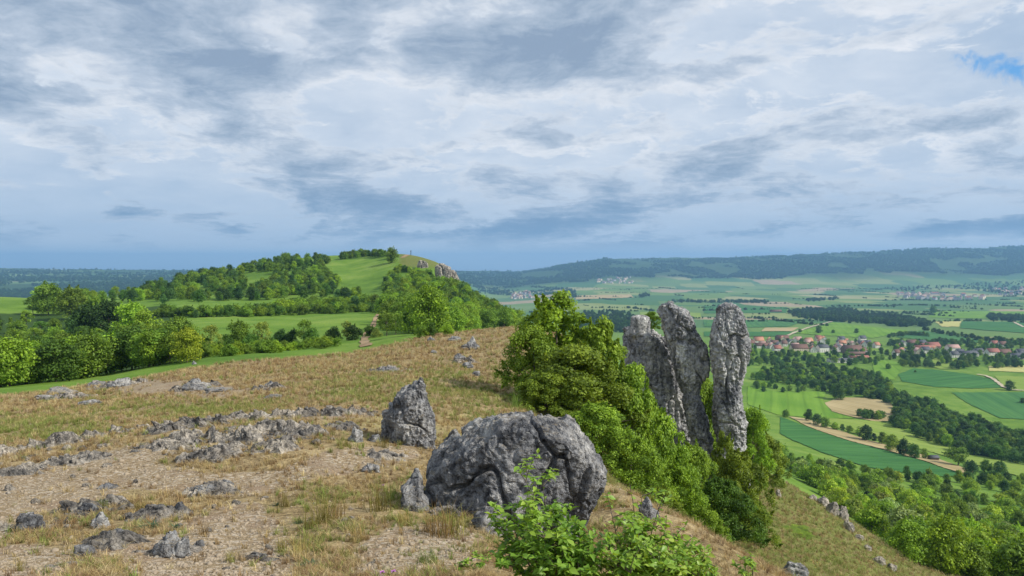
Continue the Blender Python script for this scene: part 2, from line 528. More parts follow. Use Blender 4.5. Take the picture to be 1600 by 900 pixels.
def mat_ground():
    m, t = new_mat('hillside_ground')
    geo = t.n('ShaderNodeNewGeometry')
    P = geo.outputs['Position']
    sep = t.n('ShaderNodeSeparateColor')
    t.link(attr_node(t, 'zone').outputs['Color'], sep.inputs[0])
    sep2 = t.n('ShaderNodeSeparateColor')
    t.link(attr_node(t, 'zone2').outputs['Color'], sep2.inputs[0])
    fine = t.noise(P, 9.0, 6, 0.65)
    mid = t.noise(P, 1.1, 5, 0.6)
    big = t.noise(P, 0.09, 4, 0.55)
    huge = t.noise(P, 0.012, 4, 0.55)
    grit = t.noise(P, 38.0, 4, 0.7)
    # bare gravelly earth
    vor = t.n('ShaderNodeTexVoronoi')
    vor.inputs['Scale'].default_value = 17
    vor.inputs['Randomness'].default_value = 1.0
    t.link(P, vor.inputs['Vector'])
    vs = t.n('ShaderNodeSeparateColor')
    t.link(vor.outputs['Color'], vs.inputs[0])
    earth = t.ramp(t.math('ADD', t.math('MULTIPLY', fine, 0.6), t.math('MULTIPLY', grit, 0.4)),
                   [(0.32, (0.095, 0.068, 0.038)), (0.46, (0.225, 0.168, 0.10)), (0.57, (0.335, 0.262, 0.165)), (0.70, (0.47, 0.395, 0.275))])
    stone = t.mapr(vs.outputs[0], 0.72, 0.80)
    earth = t.mix(t.math('MULTIPLY', stone, 0.45), earth, (0.58, 0.52, 0.44))
    earth = t.mix(t.mapr(mid, 0.5, 0.72), earth, (0.25, 0.18, 0.12))
    # dry grass sward
    dry = t.ramp(t.math('ADD', t.math('MULTIPLY', fine, 0.55), t.math('MULTIPLY', mid, 0.45)),
                 [(0.34, (0.085, 0.062, 0.032)), (0.47, (0.235, 0.175, 0.09)), (0.57, (0.36, 0.28, 0.15)), (0.68, (0.50, 0.41, 0.25))])
    dry = t.mix(t.mapr(big, 0.48, 0.64, 0, 0.65), dry, (0.25, 0.24, 0.085))
    # green meadow
    patchg = t.noise(P, 0.055, 5, 0.62)
    gr = t.ramp(t.math('ADD', t.math('MULTIPLY', huge, 0.35), t.math('ADD', t.math('MULTIPLY', mid, 0.25), t.math('MULTIPLY', patchg, 0.40))),
                [(0.38, (0.068, 0.140, 0.018)), (0.5, (0.118, 0.212, 0.028)), (0.62, (0.195, 0.275, 0.055))])
    # scrubby slope and woodland floor
    scrub = t.ramp(t.math('ADD', t.math('MULTIPLY', mid, 0.6), t.math('MULTIPLY', fine, 0.4)),
                   [(0.34, (0.05, 0.075, 0.016)), (0.5, (0.135, 0.155, 0.038)), (0.66, (0.235, 0.205, 0.085))])
    wood = t.mix(mid, (0.025, 0.055, 0.012), (0.05, 0.095, 0.02))
    # patchwork of fields far down the valley
    mp = t.n('ShaderNodeMapping')
    mp.inputs['Rotation'].default_value = (0, 0, R(17))
    mp.inputs['Scale'].default_value = (1 / 330.0, 1 / 560.0, 0.0)
    t.link(P, mp.inputs['Vector'])
    fv = t.n('ShaderNodeTexVoronoi', distance='CHEBYCHEV')
    fv.inputs['Scale'].default_value = 1.0
    fv.inputs['Randomness'].default_value = 0.85
    t.link(mp.outputs[0], fv.inputs['Vector'])
    fs = t.n('ShaderNodeSeparateColor')
    t.link(fv.outputs['Color'], fs.inputs[0])
    patch = t.ramp(fs.outputs[0], [(0.0, (0.060, 0.145, 0.045)), (0.2, (0.13, 0.22, 0.05)), (0.36, (0.080, 0.165, 0.060)), (0.50, (0.235, 0.275, 0.095)),
                                   (0.64, (0.12, 0.20, 0.055)), (0.76, (0.32, 0.31, 0.15)), (0.86, (0.155, 0.235, 0.075)), (0.94, (0.35, 0.275, 0.18))], 'CONSTANT')
    patch = t.mix(t.mapr(huge, 0.3, 0.7, 0, 0.35), patch, (0.085, 0.145, 0.05))
    rough_edge = t.math('MULTIPLY', t.math('SUBTRACT', mid, 0.5), 0.9)

    def soft(v, wob=1.0):
        return t.mapr(t.math('ADD', v, t.math('MULTIPLY', rough_edge, wob)), 0.35, 0.65)
    c = gr
    c = t.mix(soft(sep2.outputs[1], 0.5), c, scrub)
    c = t.mix(soft(sep.outputs[1], 0.7), c, dry)
    c = t.mix(soft(sep.outputs[0], 1.6), c, earth)
    c = t.mix(sep2.outputs[0], c, patch)
    c = t.mix(sep.outputs[2], c, wood)
    bm = t.math('ADD', t.math('MULTIPLY', fine, 0.6), t.math('ADD', t.math('MULTIPLY', grit, 0.22), t.math('MULTIPLY', vor.outputs['Distance'], -0.35)))
    finish(t, c, 0.95, bm, 0.9, 0.06, 0.1)
    return m


BROWN_EDGE = ([-500, 0, 150, 300, 450, 560, 640, 700, 760, 820, 860, 900, 1000, 1100, 1200, 1300, 2300],
              [74, 68, 70, 78, 90, 102, 114, 140, 150, 140, 120, 110, 24, 22, 18, 15, 12])
BARE = [
    [(-80, 745), (0, 735), (100, 722), (190, 700), (262, 684), (310, 690), (240, 722), (330, 742), (430, 735), (520, 704), (640, 692), (664, 712), (560, 737), (480, 748),
     (420, 772), (330, 778), (205, 762), (140, 790), (60, 800), (0, 850), (-80, 860)],
    [(330, 795), (400, 782), (450, 830), (462, 900), (470, 960), (250, 960), (190, 880), (90, 862), (200, 845), (262, 835)],
    [(-80, 862), (60, 850), (120, 875), (60, 960), (-80, 960)],
    [(465, 640), (560, 634), (600, 642), (580, 652), (500, 655)],
    [(560, 850), (620, 820), (700, 815), (760, 840), (720, 880), (640, 900), (560, 900)],
    [(130, 600), (250, 592), (330, 600), (420, 610), (330, 622), (200, 615)],
]
WOODS = [  # ground under closed woods (picture outline, nearest and farthest distance)
    ([(-100, 600), (150, 585), (320, 560), (300, 520), (250, 470), (180, 480), (120, 490), (0, 490), (-100, 480)], 90, 420),
    ([(600, 470), (700, 430), (760, 460), (830, 500), (800, 525), (680, 525), (620, 500)], 150, 700),
]


def build_ground():
    # rows step outwards, columns fan out with distance
    rows = np.concatenate([np.linspace(-25, 3, 22)[:-1], np.geomspace(3, 30, 260)[:-1], np.geomspace(30, 1500, 250)[:-1], np.geomspace(1500, 30000, 120)])
    us = np.concatenate([np.linspace(-2.2, -0.9, 30)[:-1], np.linspace(-0.9, 0.9, 521), np.linspace(0.9, 2.2, 30)[1:]])
    X = us[None, :] * np.sqrt(rows[:, None] ** 2 + 36.0)
    # close in the fan follows the sight lines only from a few metres out
    Yg = np.repeat(rows[:, None], len(us), 1)
    Z = H(X, Yg)
    # the earth's sheet drops away behind the last ridge
    nr, nc = X.shape
    idx = np.arange(nr * nc).reshape(nr, nc)
    q = np.stack([idx[:-1, :-1], idx[:-1, 1:], idx[1:, 1:], idx[1:, :-1]], -1).reshape(-1, 4)
    V = np.stack([X, Yg, Z], -1).reshape(-1, 3)
    me = mesh_np('ground', V, q, True, [mat_ground()])
    x, y, z = V[:, 0], V[:, 1], V[:, 2]
    px, py = to_px(x, y, z)
    px = np.where(y > 1, px, 800 + F * x / 3)
    brown = np.interp(px, *BROWN_EDGE)
    wob = 1 + 0.25 * fbm(x / 14, y / 14, 0.0, 3, 31)
    dry = 1 - smooth(0.88, 1.12, y / (brown * wob))
    bare = np.zeros(len(V))
    for poly in BARE:
        bare = np.maximum(bare, in_poly(px, py, poly) & (y < 75))
    bare = np.where(y < 3, 0.6, bare)
    # soften the outline along the rows and columns
    b = bare.reshape(nr, nc)
    for _ in range(6):
        b = (b + np.roll(b, 1, 0) + np.roll(b, -1, 0) + np.roll(b, 1, 1) + np.roll(b, -1, 1)) / 5
    bare = b.ravel()
    wood = np.zeros(len(V))
    for poly, y0, y1 in WOODS:
        wood = np.maximum(wood, in_poly(px, py, poly) & (y > y0) & (y < y1))
    hills = smooth(7400, 8300, y + 700 * fbm(x / 1500, y / 1500, 0, 3, 41)) * (px > 700)
    hills = np.maximum(hills, smooth(1000, 1500, y) * (px < 700) * smooth(-0.35, -0.05, fbm(x / 900, y / 900, 0, 3, 43)))
    wood = np.maximum(wood, hills * 0.96)
    patch = smooth(1500, 1900, y) * (px > 600) + smooth(1100, 1500, y) * (px <= 600)
    slope = (px > 850) * smooth(10, 22, y) * (1 - smooth(118, 150, y))
    slope = np.maximum(slope, 0.62 * smooth(612, 630, px) * (1 - smooth(690, 720, px)) * smooth(600, 660, y) * (1 - smooth(780, 830, y)))
    attr(me, 'zone', np.stack([bare, dry, wood, np.ones(len(V))], 1), 'POINT', 'FLOAT_COLOR')
    attr(me, 'zone2', np.stack([patch, slope, slope * 0, np.ones(len(V))], 1), 'POINT', 'FLOAT_COLOR')
    o = obj('ground', me)
    tag(o, 'dry grassy hilltop falling to green meadows and a wide valley', kind='structure')
    return o


build_ground()

# haze of the summer air over the valley
hz = bmesh.new()
bmesh.ops.create_cube(hz, size=1.0)
hme = bpy.data.meshes.new('haze')
hz.to_mesh(hme)
hz.free()
hm, ht = new_mat('summer_haze')
ho = ht.n('ShaderNodeOutputMaterial')
hv = ht.n('ShaderNodeVolumePrincipled')
hv.inputs['Color'].default_value = (0.31, 0.62, 1.0, 1)
hv.inputs['Density'].default_value = 0.000066
hv.inputs['Anisotropy'].default_value = 0.1
ht.link(hv.outputs[0], ho.inputs['Volume'])
hme.materials.append(hm)
HZ0, HZ1 = -420.0, 400.0
hzo = obj('haze', hme, loc=(0, 14980, (HZ0 + HZ1) / 2))
hzo.scale = (145000, 30200, HZ1 - HZ0)
tag(hzo, 'thin blue summer haze lying over the whole valley', 'haze', kind='stuff')
# ------------------------------------------------------------------ rock, leaf, bark and house materials
def mat_rock(name='weathered_limestone', scale=1.0, tint=(1, 1, 1)):
    m, t = new_mat(name)
    geo = t.n('ShaderNodeNewGeometry')
    P = geo.outputs['Position']
    a = t.noise(P, 2.2 * scale, 8, 0.68, 0.6)
    b = t.noise(P, 11.0 * scale, 7, 0.72, 0.3)
    l = t.noise(P, 5.0 * scale, 6, 0.62, 1.2)
    st = t.n('ShaderNodeMapping')
    st.inputs['Scale'].default_value = (1.0, 1.0, 0.28)
    t.link(P, st.inputs['Vector'])
    s = t.noise(st.outputs[0], 7.0 * scale, 6, 0.65, 0.5)
    mixv = t.math('ADD', t.math('MULTIPLY', a, 0.30), t.math('ADD', t.math('MULTIPLY', b, 0.40), t.math('MULTIPLY', s, 0.30)))
    T = lambda c: tuple(x * y for x, y in zip(c, tint))
    c = t.ramp(mixv, [(0.39, T((0.035, 0.036, 0.040))), (0.45, T((0.125, 0.13, 0.14))), (0.50, T((0.255, 0.26, 0.272))), (0.56, T((0.41, 0.415, 0.42))), (0.64, T((0.64, 0.64, 0.62)))])
    tone = t.noise(P, 0.75 * scale, 4, 0.55, 0.6)
    c = t.mix(1.0, c, t.ramp(tone, [(0.36, (0.52, 0.54, 0.58)), (0.5, (1, 1, 1)), (0.64, (1.42, 1.40, 1.34))]), 'MULTIPLY')
    # pale and ochre lichen
    c = t.mix(t.mapr(l, 0.60, 0.70, 0, 0.6), c, (0.50, 0.51, 0.49))
    oc = t.noise(P, 3.3 * scale, 6, 0.7, 0.8)
    c = t.mix(t.mapr(oc, 0.62, 0.72, 0, 0.55), c, (0.30, 0.235, 0.12))
    sv = t.n('ShaderNodeMapping')
    sv.inputs['Scale'].default_value = (1.0, 1.0, 0.07)
    t.link(P, sv.inputs['Vector'])
    run = t.noise(sv.outputs[0], 4.2 * scale, 5, 0.62, 0.4)
    c = t.mix(t.mapr(run, 0.54, 0.68, 0, 0.62), c, (0.062, 0.064, 0.07))
    # dry moss and dust settled where the rock lies flat
    nz = t.n('ShaderNodeSeparateXYZ')
    t.link(geo.outputs['True Normal'], nz.inputs[0])
    flat = t.math('MULTIPLY', t.mapr(nz.outputs[2], 0.62, 0.95), t.mapr(a, 0.42, 0.62))
    c = t.mix(t.math('MULTIPLY', flat, 0.75), c, (0.29, 0.235, 0.145))
    vor = t.n('ShaderNodeTexVoronoi', feature='DISTANCE_TO_EDGE')
    vor.inputs['Scale'].default_value = 6.0 * scale
    wp = t.vmath('ADD', P, t.vmath('MULTIPLY', t.noise(P, 4 * scale, 4, 0.6, out='Color'), (0.35 / scale,) * 3).outputs[0]).outputs[0]
    t.link(wp, vor.inputs['Vector'])
    pit = t.mapr(vor.outputs[0], 0.0, 0.10)
    bm = t.math('ADD', t.math('MULTIPLY', b, 0.9), t.math('ADD', t.math('MULTIPLY', s, 0.6), t.math('MULTIPLY', pit, 0.22)))
    finish(t, c, 0.92, bm, 1.0, 0.09 / scale, 0.15)
    return m


ROCK = mat_rock()
ROCK_TALL = mat_rock('pillar_limestone', 0.34, (1.25, 1.26, 1.28))
ROCK_EARTHY = mat_rock('earth_stained_limestone', 1.0, (1.12, 1.02, 0.88))
ROCK_BUFF = mat_rock('buff_cliff_limestone', 0.10, (1.5, 1.35, 1.12))


def own_colour(t):
    """the object's colour, or for plants of a mass the colour carried by the point they grow on"""
    oi = t.n('ShaderNodeObjectInfo')
    ia = t.n('ShaderNodeAttribute', attribute_name='gcol', attribute_type='INSTANCER')
    has = t.math('GREATER_THAN', t.vmath('LENGTH', ia.outputs['Vector']).outputs['Value'], 0.001)
    return oi, t.mix(has, oi.outputs['Color'], ia.outputs['Color'])


def mat_leaf(name, trans=0.35, scale=0.6):
    """leaf green taken from the object's own colour, varied from plant to plant and leaf to leaf"""
    m, t = new_mat(name)
    oi, own = own_colour(t)
    at = attr_node(t, 'tint')
    rv = t.mapr(oi.outputs['Random'], 0, 1, 0.78, 1.22)
    lv = t.mapr(at.outputs['Fac'], 0, 1, 0.62, 1.38)
    c = t.mix(1.0, own, t.ramp(at.outputs['Fac'], [(0.0, (0.78, 0.88, 0.85)), (0.5, (1, 1, 1)), (1.0, (1.18, 1.10, 0.85))]), 'MULTIPLY')
    val = t.n('ShaderNodeHueSaturation')
    val.inputs['Saturation'].default_value = 1.0
    t.put(val.inputs['Hue'], t.mapr(oi.outputs['Random'], 0, 1, 0.492, 0.510))
    t.put(val.inputs['Value'], t.math('MULTIPLY', rv, lv))
    t.link(c, val.inputs['Color'])
    out = t.n('ShaderNodeOutputMaterial')
    d = t.n('ShaderNodeBsdfPrincipled')
    t.link(val.outputs[0], d.inputs['Base Color'])
    d.inputs['Roughness'].default_value = 0.55
    d.inputs['Specular IOR Level'].default_value = 0.22
    tr = t.n('ShaderNodeBsdfTranslucent')
    t.link(t.mix(1.0, val.outputs[0], (1.25, 1.15, 0.55), 'MULTIPLY'), tr.inputs['Color'])
    mx = t.n('ShaderNodeMixShader')
    mx.inputs[0].default_value = trans
    t.link(d.outputs[0], mx.inputs[1])
    t.link(tr.outputs[0], mx.inputs[2])
    t.link(mx.outputs[0], out.inputs['Surface'])
    return m


LEAF = mat_leaf('foliage_leaf')


def mat_bark():
    m, t = new_mat('grey_brown_bark')
    P = t.n('ShaderNodeNewGeometry').outputs['Position']
    n = t.noise(P, 14, 5, 0.65)
    c = t.mix(n, (0.045, 0.035, 0.026), (0.17, 0.145, 0.115))
    finish(t, c, 0.9, n, 0.6, 0.02)
    return m


BARK = mat_bark()


def mat_plain(name, a, b, scale=3.0, rough=0.85):
    m, t = new_mat(name)
    P = t.n('ShaderNodeNewGeometry').outputs['Position']
    n = t.noise(P, scale, 5, 0.6)
    finish(t, t.mix(n, a, b), rough, n, 0.3, 0.03)
    return m


# ------------------------------------------------------------------ plants
def leaves_from(pos, nrm, size, rnd, tint, aspect=0.62):
    """one bent rhombic leaf spray per point"""
    n = len(pos)
    nrm = nrm / (np.linalg.norm(nrm, axis=1, keepdims=True) + 1e-9)
    ref = rnd.normal(size=(n, 3))
    a = np.cross(nrm, ref)
    a /= np.linalg.norm(a, axis=1, keepdims=True) + 1e-9
    b = np.cross(nrm, a)
    s = (size * rnd.uniform(0.6, 1.3, n))[:, None]
    v = np.empty((n, 4, 3))
    v[:, 0] = pos - a * s * 0.5
    v[:, 1] = pos + b * s * 0.5 * aspect - nrm * s * 0.10
    v[:, 2] = pos + a * s * 0.5 - nrm * s * 0.12
    v[:, 3] = pos - b * s * 0.5 * aspect - nrm * s * 0.10
    q = np.arange(n * 4).reshape(n, 4)
    return v.reshape(-1, 3), q, np.repeat(tint, 4)


def crown(seed, blobs, leaves, leaf, wid, lo, hi, form='round', blob_r=(0.10, 0.19), fill=0.12, sprays=0.16):
    """leaf sprays in many overlapping clumps; the plant is 1 high, `wid` wide, foliage from lo to hi"""
    r = np.random.default_rng(seed)
    C = []
    while len(C) < blobs:
        z = r.uniform(0, 1)
        if form == 'round':
            rad = math.sqrt(max(0.0, 1 - (2 * z - 0.9) ** 2 / 1.21))
        elif form == 'oval':
            rad = (math.sin(math.pi * min(1, z * 0.86 + 0.10)) ** 0.8)
        elif form == 'bush':
            rad = math.sqrt(max(0.0, 1 - z ** 2.2))
        else:
            rad = max(0.06, 1 - z) * 0.95
        th = r.uniform(0, 2 * math.pi)
        lob = 1 + 0.22 * math.sin(3 * th + seed) + 0.15 * math.sin(5 * th + 2.1 * seed + 4 * z)
        rr = rad * math.sqrt(r.uniform(0.12, 1.0)) * lob
        C.append((math.cos(th) * rr * wid / 2 * 0.86, math.sin(th) * rr * wid / 2 * 0.86, lo + (hi - lo) * (0.06 + 0.86 * z)))
    C = np.array(C)
    br = r.uniform(*blob_r, len(C)) * min(1.0, wid + 0.2)
    w = br ** 2
    pick = r.choice(len(C), leaves, p=w / w.sum())
    d = r.normal(size=(leaves, 3))
    d[:, 2] += 0.35
    d /= np.linalg.norm(d, axis=1, keepdims=True)
    depth = np.where(r.random(leaves) < fill, r.uniform(0.2, 0.7, leaves), r.uniform(0.72, 1.10, leaves))
    pos = C[pick] + d * (br[pick] * depth)[:, None] * np.array([1, 1, 0.8])
    # shoots that reach out of the clumps
    ns = max(8, blobs // 2)
    sd = r.normal(size=(ns, 3)) + np.array([0, 0, 0.9])
    sd /= np.linalg.norm(sd, axis=1, keepdims=True)
    sc = r.integers(0, len(C), ns)
    sl = br[sc] * r.uniform(1.3, 2.1, ns)
    isp = r.random(leaves) < sprays
    k = r.integers(0, ns, leaves)
    tt = r.uniform(0.3, 1.0, leaves)
    sp = C[sc[k]] + sd[k] * (sl[k] * tt)[:, None] + r.normal(size=(leaves, 3)) * (br[sc[k]] * 0.20 * (1.15 - tt))[:, None]
    pos = np.where(isp[:, None], sp, pos)
    pos[:, 2] = np.maximum(pos[:, 2], 0.005)
    nrm = d * 0.8 + r.normal(size=d.shape) * 0.45 + np.array([0, 0, 0.35])
    tint = np.clip(0.5 + 0.22 * r.normal(size=leaves) + 0.25 * r.normal(size=len(C))[pick] * 0.7, 0, 1)
    v, q, tn = leaves_from(pos, nrm, leaf, r, tint)
    me = mesh_np('crown', v, q, False, [LEAF])
    attr(me, 'tint', tn)
    return me, C


def trunk(seed, C, top, rad, bare_to, n_limbs=9, sides=6):
    r = np.random.default_rng(seed + 900)
    path = [(0, 0, -0.06)]
    x = y = 0.0
    for k in range(1, 6):
        x += r.normal() * 0.012
        y += r.normal() * 0.012
        path.append((x, y, top * k / 5))
    parts = [tube(path, [rad * s for s in (1.35, 0.95, 0.8, 0.62, 0.42, 0.15)], sides)]
    far = C[np.argsort(-np.hypot(C[:, 0], C[:, 1]))][: n_limbs * 2]
    for c in far[r.permutation(len(far))[:n_limbs]]:
        zs = max(bare_to, min(top * 0.85, c[2] - 0.22 * r.uniform(0.5, 1.3)))
        s = np.array([x * zs / top, y * zs / top, zs])
        mid = (s + c) / 2 + np.array([0, 0, 0.03])
        parts.append(tube([s, mid, c], [rad * 0.5, rad * 0.32, rad * 0.08], max(4, sides - 1)))
    v, q = join(parts)
    return mesh_np('trunk', v, q, True, [BARK])


PLANTS = {}


def plant_proto(key, seed, kind, **kw):
    tr = kw.pop('tr')
    cme, C = crown(seed, **kw)
    tme = trunk(seed, C, *tr)
    PLANTS[key] = (kind, cme, tme)


plant_proto('broad0', 1, 'tree', blobs=60, leaves=5200, leaf=0.058, wid=0.95, lo=0.10, hi=1.0, form='round', tr=(0.82, 0.022, 0.16))
plant_proto('broad1', 2, 'tree', blobs=52, leaves=5000, leaf=0.060, wid=0.82, lo=0.08, hi=1.0, form='round', tr=(0.84, 0.02, 0.14))
plant_proto('broad2', 3, 'tree', blobs=70, leaves=5600, leaf=0.055, wid=1.08, lo=0.06, hi=1.0, form='bush', tr=(0.8, 0.022, 0.1))
plant_proto('tall0', 4, 'tree', blobs=54, leaves=4600, leaf=0.052, wid=0.58, lo=0.08, hi=1.0, form='oval', tr=(0.9, 0.016, 0.12))
plant_proto('tall1', 5, 'tree', blobs=40, leaves=3000, leaf=0.050, wid=0.62, lo=0.20, hi=1.0, form='oval', blob_r=(0.07, 0.14), tr=(0.92, 0.016, 0.2))
plant_proto('airy0', 6, 'tree', blobs=38, leaves=2300, leaf=0.050, wid=0.8, lo=0.24, hi=1.0, form='round', blob_r=(0.07, 0.13), tr=(0.9, 0.018, 0.22))
plant_proto('orchard0', 7, 'tree', blobs=34, leaves=3000, leaf=0.075, wid=1.02, lo=0.27, hi=1.0, form='round', blob_r=(0.12, 0.2), tr=(0.75, 0.032, 0.26))
plant_proto('spruce0', 12, 'tree', blobs=70, leaves=4200, leaf=0.05, wid=0.48, lo=0.05, hi=1.0, form='cone', blob_r=(0.05, 0.10), tr=(0.97, 0.016, 0.05))
plant_proto('bush0', 8, 'shrub', blobs=44, leaves=4200, leaf=0.085, wid=1.45, lo=0.0, hi=1.0, form='bush', blob_r=(0.14, 0.26), tr=(0.7, 0.02, 0.02))
plant_proto('bush1', 9, 'shrub', blobs=40, leaves=3800, leaf=0.085, wid=1.15, lo=0.0, hi=1.0, form='bush', blob_r=(0.14, 0.25), tr=(0.7, 0.02, 0.02))
# larger shrubs of the near slope, with many small leaves
plant_proto('near0', 21, 'shrub', blobs=120, leaves=32000, leaf=0.029, wid=1.0, lo=0.0, hi=1.0, form='bush', blob_r=(0.045, 0.115), fill=0.2, sprays=0.34, tr=(0.85, 0.013, 0.03, 16))
plant_proto('near1', 22, 'shrub', blobs=90, leaves=24000, leaf=0.029, wid=0.72, lo=0.06, hi=1.0, form='oval', blob_r=(0.04, 0.105), fill=0.2, sprays=0.36, tr=(0.92, 0.013, 0.08, 16))
plant_proto('near2', 23, 'shrub', blobs=120, leaves=34000, leaf=0.034, wid=1.45, lo=0.0, hi=1.0, form='bush', blob_r=(0.06, 0.14), fill=0.2, sprays=0.3, tr=(0.8, 0.014, 0.02, 16))

GREENS = {
    'bright': (0.255, 0.40, 0.035), 'leafy': (0.20, 0.325, 0.032), 'lime': (0.34, 0.45, 0.042), 'mid': (0.155, 0.260, 0.032), 'bush': (0.195, 0.295, 0.034), 'deep': (0.090, 0.185, 0.028),
    'dark': (0.050, 0.110, 0.024), 'olive': (0.215, 0.275, 0.055), 'cool': (0.100, 0.200, 0.055), 'pale': (0.30, 0.40, 0.15),
    'far': (0.055, 0.110, 0.030)}


def make_plant(name, key, p, h, wid, green, label, group, cat):
    kind, cme, tme = PLANTS[key]
    e = obj(name, None, loc=(p[0], p[1], p[2] - 0.03 * h))
    e.empty_display_size = 0.5
    e.rotation_euler = (0, 0, random.uniform(0, 6.28))
    e.scale = (h * wid, h * wid, h)
    t = obj('trunk' if kind == 'tree' else 'stem', tme, e)
    c = obj('crown' if kind == 'tree' else 'foliage', cme, e)
    c.color = GREENS[green] + (1,)
    tag(e, label, cat, group)
    return e


# points carrying copies of a few plants: only for growth that reads as one mass
PROTO_COLL = {}


def proto_coll(keys_greens, name):
    cl = bpy.data.collections.new(name)
    for i, (k, g) in enumerate(keys_greens):
        o = bpy.data.objects.new('%02d_%s' % (i, k), k if isinstance(k, bpy.types.Mesh) else PLANTS[k][1])
        o.color = (GREENS[g] if isinstance(g, str) else g) + (1,)
        cl.objects.link(o)
    PROTO_COLL[name] = np.array([(GREENS[g] if isinstance(g, str) else g) for k, g in keys_greens], float)
    return cl


def scatter(name, pts, scl, coll, n_var, label, cat, rot=None, idx=None, seed=0, parent=None):
    n = len(pts)
    r = np.random.default_rng(seed + 77)
    me = bpy.data.meshes.new(name)
    me.vertices.add(n)
    me.vertices.foreach_set('co', np.ascontiguousarray(pts, dtype=np.float32).ravel())
    if rot is None:
        rot = np.stack([np.zeros(n), np.zeros(n), r.uniform(0, 6.28, n)], 1)
    scl = np.asarray(scl, float)
    if scl.ndim == 1:
        scl = np.repeat(scl[:, None], 3, 1)
    attr(me, 'rot', rot, 'POINT', 'FLOAT_VECTOR')
    attr(me, 'scl', scl, 'POINT', 'FLOAT_VECTOR')
    idx = r.integers(0, n_var, n) if idx is None else np.asarray(idx)
    attr(me, 'idx', idx, 'POINT', 'INT')
    attr(me, 'gcol', PROTO_COLL[coll.name][idx], 'POINT', 'FLOAT_VECTOR')
    o = obj(name, me, parent)
    g = bpy.data.node_groups.new(name, 'GeometryNodeTree')
    g.interface.new_socket('Geometry', in_out='INPUT', socket_type='NodeSocketGeometry')
    g.interface.new_socket('Geometry', in_out='OUTPUT', socket_type='NodeSocketGeometry')
    gi, go = g.nodes.new('NodeGroupInput'), g.nodes.new('NodeGroupOutput')
    ip = g.nodes.new('GeometryNodeInstanceOnPoints')
    ci = g.nodes.new('GeometryNodeCollectionInfo')
    ci.inputs['Collection'].default_value = coll
    ci.inputs['Separate Children'].default_value = True
    ci.inputs['Reset Children'].default_value = True
    ip.inputs['Pick Instance'].default_value = True

    def named(nm, ty):
        a = g.nodes.new('GeometryNodeInputNamedAttribute')
        a.data_type = ty
        a.inputs['Name'].default_value = nm
        return a.outputs['Attribute']
    L = g.links.new
    L(gi.outputs[0], ip.inputs['Points'])
    L(ci.outputs[0], ip.inputs['Instance'])
    L(named('idx', 'INT'), ip.inputs['Instance Index'])
    e2r = g.nodes.new('FunctionNodeEulerToRotation')
    L(named('rot', 'FLOAT_VECTOR'), e2r.inputs[0])
    L(e2r.outputs[0], ip.inputs['Rotation'])
    L(named('scl', 'FLOAT_VECTOR'), ip.inputs['Scale'])
    L(ip.outputs[0], go.inputs[0])
    md = o.modifiers.new('copies', 'NODES')
    md.node_group = g
    if parent is None:
        tag(o, label, cat, kind='stuff')
    else:
        o['kind'] = 'stuff'
    return o


# ------------------------------------------------------------------ rocks
def grid_normals(P):
    du = np.roll(P, -1, 1) - np.roll(P, 1, 1)
    dv = np.gradient(P, axis=0)
    n = np.cross(du, dv)
    return n / (np.linalg.norm(n, axis=-1, keepdims=True) + 1e-9)


